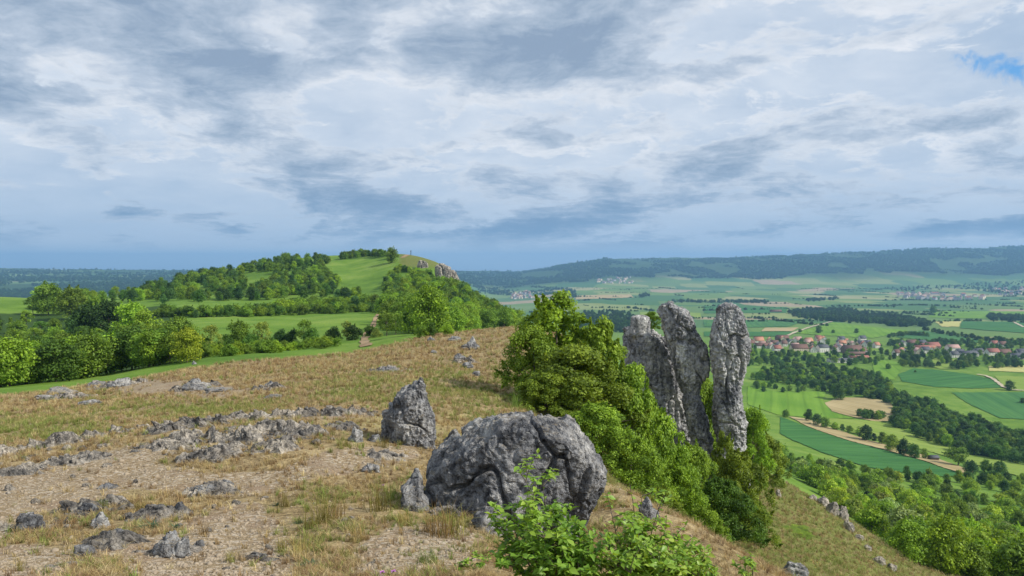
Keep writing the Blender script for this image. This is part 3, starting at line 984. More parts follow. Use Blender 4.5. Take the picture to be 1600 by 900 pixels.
def loft_rock(rows, dist, depth=0.8, nu=220, nv=160, amp=0.10, size=1.0, seed=0, sq=2.5, groove=1.0, lean=0.0, top_round=0.05, cuts=0, flat_d=0.35, planes=(), crag=1.0):
    """rock from its outline: rows of (picture row, left, right) seen at `dist`, filled out to a body `depth` times as thick as wide"""
    A = np.array(rows, float)
    xl, _, z = ray(A[:, 1], A[:, 0], dist)
    xr, _, _ = ray(A[:, 2], A[:, 0], dist)
    s = np.linspace(0, 1, nv)
    kk = np.linspace(0, 1, len(A))
    cx = np.interp(s, kk, (xl + xr) / 2)
    hw = np.interp(s, kk, (xr - xl) / 2)
    zz = np.interp(s, kk, z)
    k = np.exp(-0.5 * (np.arange(-4, 5) / 2.0) ** 2)
    k /= k.sum()
    sm = lambda a: np.convolve(np.pad(a, 4, 'edge'), k, 'valid')
    cx, hw = sm(cx), sm(hw)
    hw = hw * np.sqrt(np.clip(s / top_round, 0.02, 1))
    mean = hw.mean()
    hd = (0.55 * hw + 0.45 * mean * np.clip(s / 0.12, 0.05, 1) ** 0.6) * depth
    th = np.linspace(0, 2 * math.pi, nu, endpoint=False)
    c, sn = np.cos(th), np.sin(th)
    ex = np.sign(c) * np.abs(c) ** (2 / sq)
    ey = np.sign(sn) * np.abs(sn) ** (2 / sq)
    P = np.empty((nv, nu, 3))
    P[..., 0] = cx[:, None] + hw[:, None] * ex[None, :]
    P[..., 1] = dist + hw[:, None] * 0.0 + hd[:, None] * ey[None, :] + lean * (zz - zz[-1])[:, None]
    P[..., 2] = zz[:, None]
    cen = P.reshape(-1, 3).mean(0)
    for d, fr in planes:
        d = np.array(d, float)
        d /= np.linalg.norm(d)
        sdot = (P - cen) @ d
        P = P - (np.maximum(sdot - sdot.max() * fr, 0) * 0.93)[..., None] * d
    if cuts:
        rr = np.random.default_rng(seed + 500)
        for k in range(cuts):
            d = rr.normal(size=3) * np.array([1.0, 1.0, flat_d])
            if k % 3 == 0:
                d[1] = -abs(d[1]) - 0.4
            d /= np.linalg.norm(d)
            sdot = (P - cen) @ d
            lim = sdot.max() * rr.uniform(0.74, 0.92)
            P = P - (np.maximum(sdot - lim, 0) * 0.9)[..., None] * d
    N = grid_normals(P)
    if (N[nv // 2, 0, 0]) < 0:
        N = -N
    q = P / size
    x, y, zq = q[..., 0], q[..., 1], q[..., 2] * 0.55
    big = fbm(x * 0.9, y * 0.9, zq * 0.9, 3, seed)
    d1, d2 = worley(x * 2.1 + 0.35 * big, y * 2.1, zq * 2.1 + 0.3 * big, seed + 3)
    crack = smooth(0.0, 0.16, d2 - d1)
    rid = fbm(x * 3.3, y * 3.3, zq * 2.2, 4, seed + 5, 0.55, True)
    fine = fbm(x * 11, y * 11, q[..., 2] * 8, 3, seed + 8, 0.6)
    e1, e2 = worley(x * 6.5, y * 6.5, zq * 6.5, seed + 13)
    f1, f2 = worley(x * 13, y * 13, q[..., 2] * 9, seed + 23)
    fl = np.floor(fbm(x * 1.6, y * 1.6, zq * 1.6, 2, seed + 31) * 5) / 5
    g1, g2 = worley(x * 0.85 + 0.5 * big + 0.35 * zq, y * 0.85, zq * 0.7 + 0.4 * big, seed + 41)
    fiss = smooth(0.0, 0.075, g2 - g1)
    D = amp * size * (0.55 * big - 0.10 * d1 * groove + 0.16 * (crack - 1) * groove + 0.95 * (fiss - 1) * groove + crag * (0.24 * rid - 0.15 * e1 - 0.12 * f1 + 0.24 * fine) + 0.55 * fl)
    D = D - D.mean()
    P = P + N * D[..., None]
    V = P.reshape(-1, 3)
    top = P[0].mean(0) + np.array([0, 0, 0.02 * size])
    V = np.concatenate([V, top[None], P[-1].mean(0)[None]])
    idx = np.arange(nv * nu).reshape(nv, nu)
    nx = np.roll(idx, -1, 1)
    Q = np.stack([idx[:-1], idx[1:], nx[1:], nx[:-1]], -1).reshape(-1, 4)
    i0 = nv * nu
    capt = np.stack([idx[0], nx[0], np.full(nu, i0), np.full(nu, i0)], -1)
    return V, Q, (idx, i0)


def rock_obj(name, rows, dist, mat, **kw):
    V, Q, (idx, i0) = loft_rock(rows, dist, **kw)
    nu = idx.shape[1]
    me = bpy.data.meshes.new(name)
    tri = [(int(idx[0, (k + 1) % nu]), int(idx[0, k]), i0) for k in range(nu)]
    base = V[-1].copy()
    V = V - base
    me = mesh_np(name, V, np.concatenate([Q, np.array([(a, b, c, c) for a, b, c in tri])[:, :4]]) if False else Q, True, [mat])
    bm = bmesh.new()
    bm.from_mesh(me)
    bm.verts.ensure_lookup_table()
    for a, b, c in tri:
        f = bm.faces.new((bm.verts[a], bm.verts[b], bm.verts[c]))
        f.smooth = True
    bmesh.ops.recalc_face_normals(bm, faces=bm.faces)
    bm.to_mesh(me)
    bm.free()
    return obj(name, me, loc=tuple(base))


def lump(seed, flat=0.6, sub=4, cuts=15, rough=1.0, mat=None):
    """irregular weathered block, about 1 across"""
    bm = bmesh.new()
    bmesh.ops.create_icosphere(bm, subdivisions=sub, radius=0.5)
    v = np.array([w.co[:] for w in bm.verts])
    f = np.array([[w.index for w in fc.verts] for fc in bm.faces])
    bm.free()
    r = np.random.default_rng(seed)
    n = v / np.linalg.norm(v, axis=1, keepdims=True)
    for _ in range(cuts):
        d = r.normal(size=3)
        d[2] = abs(d[2]) * 0.7
        d /= np.linalg.norm(d)
        lim = r.uniform(0.22, 0.40)
        over = np.maximum(v @ d - lim, 0)
        v = v - over[:, None] * d * 0.9
    x, y, z = v.T * 3.0
    big = fbm(x * 0.8, y * 0.8, z * 0.8, 3, seed)
    d1, d2 = worley(x * 1.3, y * 1.3, z * 1.0, seed + 1)
    e1, _ = worley(x * 3.4, y * 3.4, z * 3.0, seed + 4)
    fine = fbm(x * 3.6, y * 3.6, z * 3.6, 3, seed + 2, 0.6, True)
    lay = np.abs(((z * 1.7 + 0.5 * big) % 1.0) - 0.5) * 2
    D = rough * (0.13 * big - 0.05 * d1 + 0.06 * (smooth(0, 0.12, d2 - d1) - 1) + 0.06 * fine - 0.055 * e1 - 0.05 * smooth(0.75, 1.0, lay) + 0.05)
    v = v + n * D[:, None]
    v = v * np.array([1, r.uniform(0.7, 0.95), flat])
    return mesh_np('rock', v, f, True, [mat or ROCK])


def outcrop(name, px, py, wpx, dpx, hgt, seed, label, group=None, rot=0.0, mat=None, cell=1.0, dist=None):
    """bedrock breaking through the turf: a jagged sheet of rock that dips below the ground all round"""
    p = spot(px, py) if dist is None else np.array([float(v) for v in ray(px, py, dist)])
    L = wpx * p[1] / F / 2
    W = dpx
    nx, ny = int(np.clip(wpx * 1.5, 40, 150)), int(np.clip(60 * dpx / L, 24, 90))
    u, v = np.meshgrid(np.linspace(-1, 1, nx), np.linspace(-1, 1, ny), indexing='ij')
    x = p[0] + math.cos(rot) * u * L - math.sin(rot) * v * W
    y = p[1] + math.sin(rot) * u * L + math.cos(rot) * v * W
    r = np.sqrt(u * u + v * v) + 0.45 * fbm(u * 1.7 + seed, v * 1.7, 0.0, 3, seed)
    mask = 1 - smooth(0.35, 1.0, r)
    s = cell
    d1, d2 = worley(x / s * 2.2 + seed, y / s * 3.4, 0 * x, seed)
    e1, e2 = worley(x / s * 6.5 + seed, y / s * 8.0, 0 * x, seed + 2)
    big = fbm(x / s * 1.1, y / s * 1.6, seed * 0.3, 3, seed + 4)
    rid = fbm(x / s * 3.0, y / s * 3.8, seed * 0.7, 4, seed + 6, 0.6, True)
    step = np.floor((big * 1.4 + d1) * 4) / 4
    h = mask * (0.55 + 0.75 * big + 0.40 * step + 0.38 * rid - 0.35 * e1 + 0.35 * (smooth(0, 0.18, d2 - d1) - 1)) - 0.36
    z = H(x, y) + 0.82 * hgt * np.clip(h, -0.5, 0.9)
    jx = hgt * 0.5 * fbm(x / s * 4, y / s * 4, z / s * 4, 2, seed + 9)
    V = np.stack([x + jx, y - hgt * 0.55 * np.clip(h, 0, 1) * 0.6, z], -1) - p
    idx = np.arange(nx * ny).reshape(nx, ny)
    q = np.stack([idx[:-1, :-1], idx[1:, :-1], idx[1:, 1:], idx[:-1, 1:]], -1).reshape(-1, 4)
    o = obj(name, mesh_np(name, V.reshape(-1, 3), q, True, [mat or ROCK_EARTHY]), loc=tuple(p))
    tag(o, label, 'rock', group)
    return o
# ------------------------------------------------------------------ fields and tracks laid over the valley floor
def drape(name, poly, lift, mat, label, step, ymin=150, ymax=6000, kind='structure'):
    pts = []
    n = len(poly)
    for i in range(n):
        a, b = np.array(poly[i], float), np.array(poly[(i + 1) % n], float)
        m = max(4, int(np.hypot(*(b - a)) / 3))
        for s in np.linspace(0, 1, m, endpoint=False):
            pts.append(a + (b - a) * s + np.array([random.gauss(0, 0.35), random.gauss(0, 0.16)]))
    pts = np.array(pts)
    w, ok = ground_at(pts[:, 0], pts[:, 1], ymin=ymin, ymax=ymax)
    return drape_world(name, w, lift, mat, label, step, kind)


def drape_world(name, w, lift, mat, label, step, kind='structure'):
    bm = bmesh.new()
    c = w.mean(0)
    f = bm.faces.new([bm.verts.new((p[0] - c[0], p[1] - c[1], 0)) for p in w])
    bmesh.ops.triangulate(bm, faces=[f])
    lo, hi = w.min(0) - c, w.max(0) - c
    for ax in (0, 1):
        s = step[ax]
        for k in range(1, int((hi[ax] - lo[ax]) / s) + 1):
            co = [0, 0, 0]
            co[ax] = lo[ax] + k * s
            no = [0, 0, 0]
            no[ax] = 1
            bmesh.ops.bisect_plane(bm, geom=bm.verts[:] + bm.edges[:] + bm.faces[:], plane_co=co, plane_no=no)
    xs = np.array([v.co.x for v in bm.verts]) + c[0]
    ys = np.array([v.co.y for v in bm.verts]) + c[1]
    hs = H(xs, ys) + lift - c[2]
    for v, h in zip(bm.verts, hs):
        v.co.z = h
    for fc in bm.faces:
        fc.smooth = True
        if fc.normal.z < 0:
            fc.normal_flip()
    me = bpy.data.meshes.new(name)
    bm.to_mesh(me)
    bm.free()
    me.materials.append(mat)
    o = obj(name, me, loc=tuple(c))
    tag(o, label, kind=kind)
    return o


def mat_field(name, a, b, rot, freq=0.9, mixn=0.5):
    m, t = new_mat(name)
    P = t.n('ShaderNodeNewGeometry').outputs['Position']
    mp = t.n('ShaderNodeMapping')
    mp.inputs['Rotation'].default_value = (0, 0, R(rot))
    t.link(P, mp.inputs['Vector'])
    st = t.n('ShaderNodeMapping')
    st.inputs['Scale'].default_value = (freq * 0.13, freq * 0.006, 0.02)
    t.link(mp.outputs[0], st.inputs['Vector'])
    rows = t.noise(st.outputs[0], 1.0, 4, 0.6)
    blot = t.noise(P, 0.012, 5, 0.6)
    f = t.math('ADD', t.math('MULTIPLY', rows, 1 - mixn), t.math('MULTIPLY', blot, mixn))
    wv = t.n('ShaderNodeTexWave')
    wv.inputs['Scale'].default_value = 0.0175
    wv.inputs['Distortion'].default_value = 0.25
    wv.inputs['Detail'].default_value = 1.0
    t.link(mp.outputs[0], wv.inputs['Vector'])
    col = t.mix(t.mapr(wv.outputs['Fac'], 0.90, 0.99, 0, 0.30), t.mix(t.mapr(f, 0.38, 0.62), a, b), tuple(0.55 * v for v in a))
    finish(t, col, 0.95, t.noise(P, 1.5, 4, 0.6), 0.5, 0.3, 0.1)
    return m


M_MEADOW = mat_field('mown_meadow', (0.095, 0.205, 0.018), (0.16, 0.285, 0.032), 20)
M_MEADOW2 = mat_field('yellowing_meadow', (0.16, 0.245, 0.035), (0.23, 0.30, 0.065), -40)
M_WHEAT = mat_field('green_wheat', (0.032, 0.115, 0.028), (0.062, 0.175, 0.042), 63, 1.4, 0.35)
M_WHEAT2 = mat_field('young_corn', (0.040, 0.130, 0.038), (0.075, 0.185, 0.048), 15, 1.2, 0.4)
M_STRAW = mat_field('straw_meadow', (0.30, 0.24, 0.115), (0.43, 0.35, 0.19), -25)
M_TRACK = mat_field('pale_track', (0.40, 0.34, 0.24), (0.52, 0.46, 0.34), 0)
M_EARTHPATH = mat_field('worn_earth', (0.22, 0.155, 0.085), (0.34, 0.25, 0.15), 0)
M_RAPE = mat_field('pale_yellow_field', (0.38, 0.38, 0.12), (0.46, 0.43, 0.18), 10)

FIELDS = [
    ([(1168, 604), (1195, 612), (1240, 612), (1290, 612), (1286, 628), (1300, 644), (1336, 655), (1270, 654), (1215, 648), (1168, 632)], M_MEADOW, 'bright green meadow below the orchard beside the tall rock needle'),
    ([(1288, 630), (1312, 621), (1350, 622), (1392, 627), (1398, 645), (1400, 657), (1368, 660), (1335, 653), (1300, 643)], M_STRAW, 'straw coloured mown meadow between the hedge and the bright meadow'),
    ([(1219, 652), (1262, 668), (1330, 691), (1400, 709), (1510, 744), (1453, 745), (1400, 738), (1353, 731), (1293, 711), (1240, 690), (1219, 678)], M_WHEAT, 'long dark green grain field along the row of orchard trees'),
    ([(1232, 651), (1262, 655), (1353, 687), (1453, 713), (1522, 738), (1512, 743), (1400, 708), (1330, 690), (1262, 667)], M_STRAW, 'dry grass strip carrying the row of orchard trees'),
    ([(1266, 654), (1307, 655), (1387, 661), (1420, 678), (1503, 704), (1600, 728), (1680, 745), (1680, 770), (1600, 748), (1520, 726), (1447, 704), (1353, 684)], M_MEADOW2, 'light green strip meadow above the row of orchard trees'),
    ([(1487, 614), (1600, 613), (1690, 615), (1690, 668), (1600, 656), (1563, 654), (1513, 631)], M_WHEAT2, 'wide blue green field beyond the dark wood band'),
    ([(1403, 585), (1427, 576), (1461, 578), (1520, 586), (1551, 594), (1567, 606), (1520, 607), (1458, 605), (1411, 597)], M_WHEAT, 'oval dark green field below the farm gardens'),
    ([(1554, 588), (1600, 589), (1690, 592), (1690, 612), (1600, 610), (1572, 607)], M_MEADOW2, 'green meadow beside the bend of the pale field track'),
    ([(1362, 562), (1384, 560), (1412, 571), (1398, 594), (1380, 594), (1366, 584)], M_MEADOW, 'bright green paddock beside the red roofed barns'),
    ([(1452, 560), (1500, 562), (1500, 577), (1470, 577), (1452, 573)], M_MEADOW2, 'pale garden meadow behind the hedge by the farm'),
    ([(1545, 572), (1640, 570), (1690, 578), (1690, 585), (1545, 580)], M_RAPE, 'yellowish meadow strip below the last houses'),
    ([(1100, 500), (1262, 500), (1232, 511), (1165, 512), (1100, 511)], M_WHEAT2, 'blue green field behind the village roofs'),
    ([(1195, 512.5), (1248, 512.5), (1238, 518), (1190, 518)], M_STRAW, 'small brown tilled strip behind the village roofs'),
    ([(1100, 518.5), (1188, 519), (1238, 519), (1226, 526), (1100, 526)], M_WHEAT, 'dark green strip close behind the village roofs'),
    ([(1240, 521), (1302, 503.5), (1350, 510), (1420, 517), (1365, 529), (1290, 525)], M_MEADOW, 'bright green meadow between village and dark wood'),
    ([(1440, 517), (1500, 526), (1560, 536), (1480, 536), (1400, 527)], M_WHEAT2, 'green field between wood edge and farm'),
    ([(1460, 502.5), (1502, 502.5), (1498, 511), (1472, 511)], M_RAPE, 'small yellow field at the end of the wood'),
    ([(1504, 502.5), (1600, 504), (1700, 506), (1700, 520), (1600, 521), (1500, 513)], M_WHEAT, 'dark green field right of the small yellow field'),
    ([(1100, 478), (1230, 480), (1228, 489), (1100, 490)], M_WHEAT, 'dark green field left of the wood'),
    ([(1000, 488), (1095, 489), (1095, 498), (1000, 499)], M_MEADOW2, 'light green field seen between the rock pillars'),
    ([(1455, 486), (1600, 487), (1700, 487), (1700, 498), (1600, 499), (1450, 497)], M_MEADOW, 'green field behind the round solitary tree'),
    ([(900, 462), (985, 460), (990, 465), (900, 468)], M_STRAW, 'pale stubble field beyond the dark wooded spur'),
]
for i, (poly, m, lab) in enumerate(FIELDS):
    far = poly[0][1] < 530
    drape('field', poly, (0.9 if far else 0.5) + 0.02 * i, m, lab, (60, 60) if far else (25, 25), ymin=300)


def track(name, line, width, label, ymin=4.5, ymax=6000, lift=0.3, mat=None):
    L = np.array(line, float)
    s = np.linspace(0, 1, len(L))
    ss = np.linspace(0, 1, len(L) * 5)
    w, ok = ground_at(np.interp(ss, s, L[:, 0]), np.interp(ss, s, L[:, 1]), ymin=ymin, ymax=ymax)
    d = np.gradient(w, axis=0)
    nrm = np.stack([-d[:, 1], d[:, 0]], 1)
    nrm /= np.linalg.norm(nrm, axis=1, keepdims=True) + 1e-9
    wd = width * (1 + 0.25 * np.sin(np.arange(len(w)) * 1.7)) / 2
    V, Q = [], []
    for i in range(len(w)):
        for k, o in enumerate((-1, -0.3, 0.3, 1)):
            x, y = w[i, 0] + nrm[i, 0] * o * wd[i], w[i, 1] + nrm[i, 1] * o * wd[i]
            V.append((x, y, float(H(x, y)) + lift))
    V = np.array(V)
    for i in range(len(w) - 1):
        for k in range(3):
            Q.append((i * 4 + k, i * 4 + k + 1, i * 4 + k + 5, i * 4 + k + 4))
    c = V.mean(0)
    o = obj(name, mesh_np(name, V - c, np.array(Q), True, [mat or M_TRACK]), loc=tuple(c))
    tag(o, label, kind='structure')


track('field_track', [(1527, 586), (1540, 588), (1552, 593), (1560, 599), (1567, 605), (1582, 610), (1600, 611)], 5, 'pale gravel field track bending past a lone tree', ymin=500, lift=1.3)
track('field_track', [(1228, 526), (1245, 519), (1262, 513), (1280, 508), (1300, 503)], 7, 'pale straight track leading from the village roofs to the wood', ymin=900, lift=2.0)
track('field_track', [(1600, 512), (1590, 507), (1580, 502)], 7, 'short pale track between dark fields', ymin=900, lift=2.0)
track('footpath', [(572, 541), (569, 533), (573, 523), (580, 512), (587, 500), (592, 491), (595, 482)], 1.9, 'worn earth footpath climbing the saddle towards the far summit', ymin=110, ymax=470, lift=0.2, mat=M_EARTHPATH)
track('footpath', [(628, 403), (634, 400), (640, 397)], 4.5, 'pale worn earth at the far summit', ymin=500, ymax=740, lift=0.25, mat=M_EARTHPATH)

# ------------------------------------------------------------------ rock pillars and boulders
o = rock_obj('rock_needle', [(474, 1131, 1143), (479, 1125, 1150), (488, 1120, 1157), (503, 1115, 1161), (518, 1113, 1166), (532, 1111, 1170), (547, 1111, 1171), (561, 1113, 1168), (576, 1115, 1164),
                             (590, 1117, 1160), (604, 1118, 1157), (619, 1116, 1157), (633, 1115, 1158), (648, 1115, 1163), (662, 1116, 1165), (677, 1119, 1164), (691, 1121, 1163), (710, 1118, 1166), (760, 1110, 1172)],
             70, ROCK_TALL, depth=0.9, nu=210, nv=330, amp=0.14, size=2.3, seed=4, sq=2.4, cuts=3, flat_d=0.1, crag=2.1)
tag(o, 'free standing grey limestone needle, rightmost of the tall pillars', 'rock')
o = rock_obj('rock_pillar', [(473, 1044, 1050), (477, 1032, 1053), (486, 1029, 1072), (498, 1034, 1081), (512, 1037, 1085), (526, 1041, 1095), (541, 1047, 1102), (555, 1050, 1105), (570, 1054, 1107), (585, 1057, 1105),
                             (597, 1060, 1095), (610, 1064, 1091), (625, 1067, 1092), (639, 1071, 1097), (656, 1074, 1103), (674, 1078, 1108), (691, 1080, 1111), (715, 1080, 1114), (760, 1076, 1120)],
             72, ROCK_TALL, depth=0.95, nu=210, nv=330, amp=0.14, size=2.3, seed=14, sq=2.6, cuts=4, flat_d=0.1, crag=2.1)
tag(o, 'leaning grey limestone pillar with overhanging shoulder in the middle of the group', 'rock')
o = rock_obj('rock_wall', [(511, 975, 1012), (517, 972, 1022), (526, 974, 1034), (536, 975, 1045), (547, 975, 1050), (576, 972, 1057), (604, 968, 1063), (633, 965, 1070), (656, 960, 1076), (690, 955, 1082), (760, 950, 1086)],
             76, ROCK_TALL, depth=0.8, nu=230, nv=240, amp=0.16, size=2.6, seed=24, sq=2.8, cuts=6, flat_d=0.15, crag=2.1)
tag(o, 'broad sloping limestone wall left of the leaning pillar', 'rock')
o = rock_obj('rock_block', [(492, 990, 1008), (496, 986, 1014), (505, 985, 1016), (514, 984, 1015), (524, 982, 1016)], 75, ROCK_TALL, depth=0.9, nu=120, nv=80, amp=0.10, size=1.6, seed=33, sq=3.0, top_round=0.15)
tag(o, 'squarish limestone block perched on top of the broad rock wall', 'rock')
o = rock_obj('boulder', [(645, 822, 852), (649, 792, 880), (655, 760, 892), (663, 738, 902), (673, 719, 908), (685, 702, 916), (697, 687, 926), (709, 672, 930), (721, 658, 940), (735, 659, 945), (750, 667, 945),
                         (765, 676, 939), (780, 688, 930), (795, 698, 922), (815, 702, 920), (850, 700, 914)],
             10.9, ROCK, depth=0.75, nu=360, nv=240, amp=0.16, size=0.95, seed=7, sq=2.5, lean=-0.05, cuts=9, flat_d=0.7,
             planes=[((-0.62, -0.25, 0.75), 0.74), ((0.12, -0.5, 0.85), 0.80), ((0.75, -0.25, 0.6), 0.86), ((-0.25, -1, 0.1), 0.74), ((0.55, -0.85, -0.1), 0.78), ((0.5, -0.6, -0.6), 0.80), ((-0.5, -0.7, -0.5), 0.84), ((0, 0.05, 1), 0.90)])
tag(o, 'largest grey limestone boulder with deep cracks above the leafy foreground shrub', 'boulder')
o = rock_obj('rock_spire', [(586, 651, 657), (591, 647, 660), (599, 641, 662), (608, 631, 663), (618, 616, 666), (632, 604, 670), (645, 600, 674), (660, 598, 677), (675, 596, 678), (690, 592, 680), (705, 588, 684)],
             17.2, ROCK, depth=0.75, nu=260, nv=220, amp=0.15, size=0.85, seed=17, sq=2.3, cuts=8, flat_d=0.5, crag=1.7)
tag(o, 'pointed limestone outcrop rising from dry grass left of the largest boulder', 'rock')
o = rock_obj('cliff', [(412, 684, 690), (416, 681, 700), (421, 680, 707), (428, 680, 713), (436, 682, 717), (442, 684, 719), (455, 680, 722)],
             600, ROCK_BUFF, depth=0.45, nu=160, nv=120, amp=0.20, size=8, seed=27, sq=2.6)
tag(o, 'buff limestone cliff below the far summit', 'cliff')
o = rock_obj('cliff', [(407, 656, 662), (410, 654, 666), (414, 653, 668), (420, 652, 669)], 640, ROCK_BUFF, depth=0.5, nu=90, nv=60, amp=0.22, size=6, seed=29)
tag(o, 'small buff crag just under the far summit', 'cliff')

LUMPS = [lump(100 + k, f) for k, f in enumerate((0.85, 0.7, 0.55, 0.5, 0.62, 0.45, 0.9, 0.4, 0.75, 0.55))]
LUMPS += [lump(130 + k, 0.5, mat=ROCK_EARTHY) for k in range(9)]


def stone(px, py, wpx, hpx, label, group=None, name='limestone_rock', var=None, tilt=0.15, dist=None, sink=0.3, parent=None):
    """block whose foot stands at a picture point, as wide and high as it shows there"""
    p = spot(px, py) if dist is None else np.array([*ray(px, py, dist)])
    if dist is not None:
        p[2] = H(p[0], p[1])
    w = wpx * p[1] / F
    h = hpx * p[1] / F
    k = random.randrange(10, len(LUMPS)) if var is None else var
    me = LUMPS[k]
    o = obj(name, me)
    dz = me_h[k]
    s = h * (1 + sink) / dz
    o.scale = (w, w * random.uniform(0.7, 1.0), s)
    o.location = (p[0], p[1], p[2] + h * (0.5 - sink / 2))
    o.rotation_euler = (random.uniform(-tilt, tilt), random.uniform(-tilt, tilt), random.choice([0, math.pi]) + random.uniform(-0.5, 0.5))
    if label:
        tag(o, label, 'rock', group)
    return o


me_h = []
for me in LUMPS:
    zz = np.array([v.co.z for v in me.vertices])
    me_h.append(float(zz.max() - zz.min()))

for a in [
    (647, 786, 74, 66, 'dark furrowed limestone block left of the largest boulder', 0, 10.6),
    (772, 836, 66, 48, 'low pitted rock at the foot of the largest boulder', 1, 9.6),
    (876, 838, 70, 60, 'rock foot jutting below the overhang of the largest boulder', 6, 10.6),
    (711, 664, 46, 34, 'grey rock just right of the pointed outcrop', 8, 17.6),
    (557, 690, 34, 26, 'small pale rock left of the pointed outcrop', 0, None),
    (586, 690, 26, 14, 'flat stone beside the small pale rock', 3, None),
    (580, 738, 40, 14, 'flat rock half sunk in the bare path', 7, None),
    (306, 609, 62, 20, 'domed rock ridge on the upper meadow with pale top', 2, None),
    (340, 614, 60, 10, 'low tail of rock right of the domed ridge', 7, None),
    (190, 606, 44, 15, 'pale flat rock on the upper meadow near the wood edge', 3, None),
    (152, 606, 40, 8, 'flat grassy rock left of the pale flat rock', 7, None),
    (95, 618, 62, 9, 'long low rock near the wood edge', 7, None),
    (140, 632, 42, 9, 'low pale slab left of the meadow path', 5, None),
    (72, 624, 40, 8, 'small white slab near the wood edge', 5, None),
    (422, 607, 28, 13, 'small dark rock alone on the upper meadow', 0, None),
    (428, 622, 40, 8, 'flat stones below the small dark rock', 7, None),
    (605, 582, 46, 13, 'flat grey rock on the meadow behind the pointed outcrop', 4, None),
    (738, 548, 28, 22, 'upright dark rock near the brow of the hill', 0, None),
    (710, 533, 28, 9, 'low rock on the brow of the hill', 4, None),
    (673, 533, 18, 8, 'little rock at the brow beside the small trees', 2, None),
    (733, 545, 34, 10, 'low rock in front of the upright dark rock', 5, None),
    (718, 563, 28, 12, 'upper rock of the slanting line below the brow', 2, None),
    (732, 574, 22, 11, 'lower rock of the slanting line below the brow', 4, None),
    (745, 586, 16, 8, 'last stone of the slanting line below the brow', 1, None),
    (677, 553, 12, 6, 'tiny pale stone on the meadow below the brow', 2, None),
    (42, 832, 58, 36, 'dark jagged rock at the lower left by the path', 6, None),
    (135, 806, 48, 22, 'grassy topped rock behind the dark jagged one', 4, None),
    (130, 868, 40, 20, 'small dark grey rock low on the bare ground', 1, None),
    (158, 824, 34, 26, 'broken rock in the grass clump by the path', 8, None),
    (178, 848, 40, 24, 'crumbling rock below the grass clump', 4, None),
    (265, 866, 74, 40, 'mossy overgrown rock in the foreground grass', 2, None),
    (288, 868, 30, 38, 'pale upright rock edge of the mossy overgrown rock', 6, None),
    (312, 853, 22, 12, 'loose brown stone beside the pale upright rock', 3, None),
    (322, 770, 62, 20, 'weathered pale rock on the lower side of the path', 3, None),
    (352, 760, 34, 16, 'rounded rock touching the weathered pale rock', 4, None),
    (236, 806, 44, 20, 'pale knobbly rock in the middle of the path', 2, None),
    (282, 802, 36, 22, 'grey rock in dry grass beside the path', 8, None),
    (170, 762, 40, 7, 'flat stone slab flush with the path', 7, None),
    (1010, 806, 46, 34, 'dark rock on the near slope behind the shrub', 0, None),
    (985, 818, 30, 20, 'small pale rock on the near slope behind the shrub', 2, None),
    (1240, 900, 50, 26, 'pale rock at the lower edge of the near slope', 4, None),
    (303, 570, 10, 6, 'tiny white stone in place of a bench or sign under the bright tree', 2, None),
]:
    stone(a[0], a[1], a[2], a[3], a[4], var=a[5], dist=a[6])

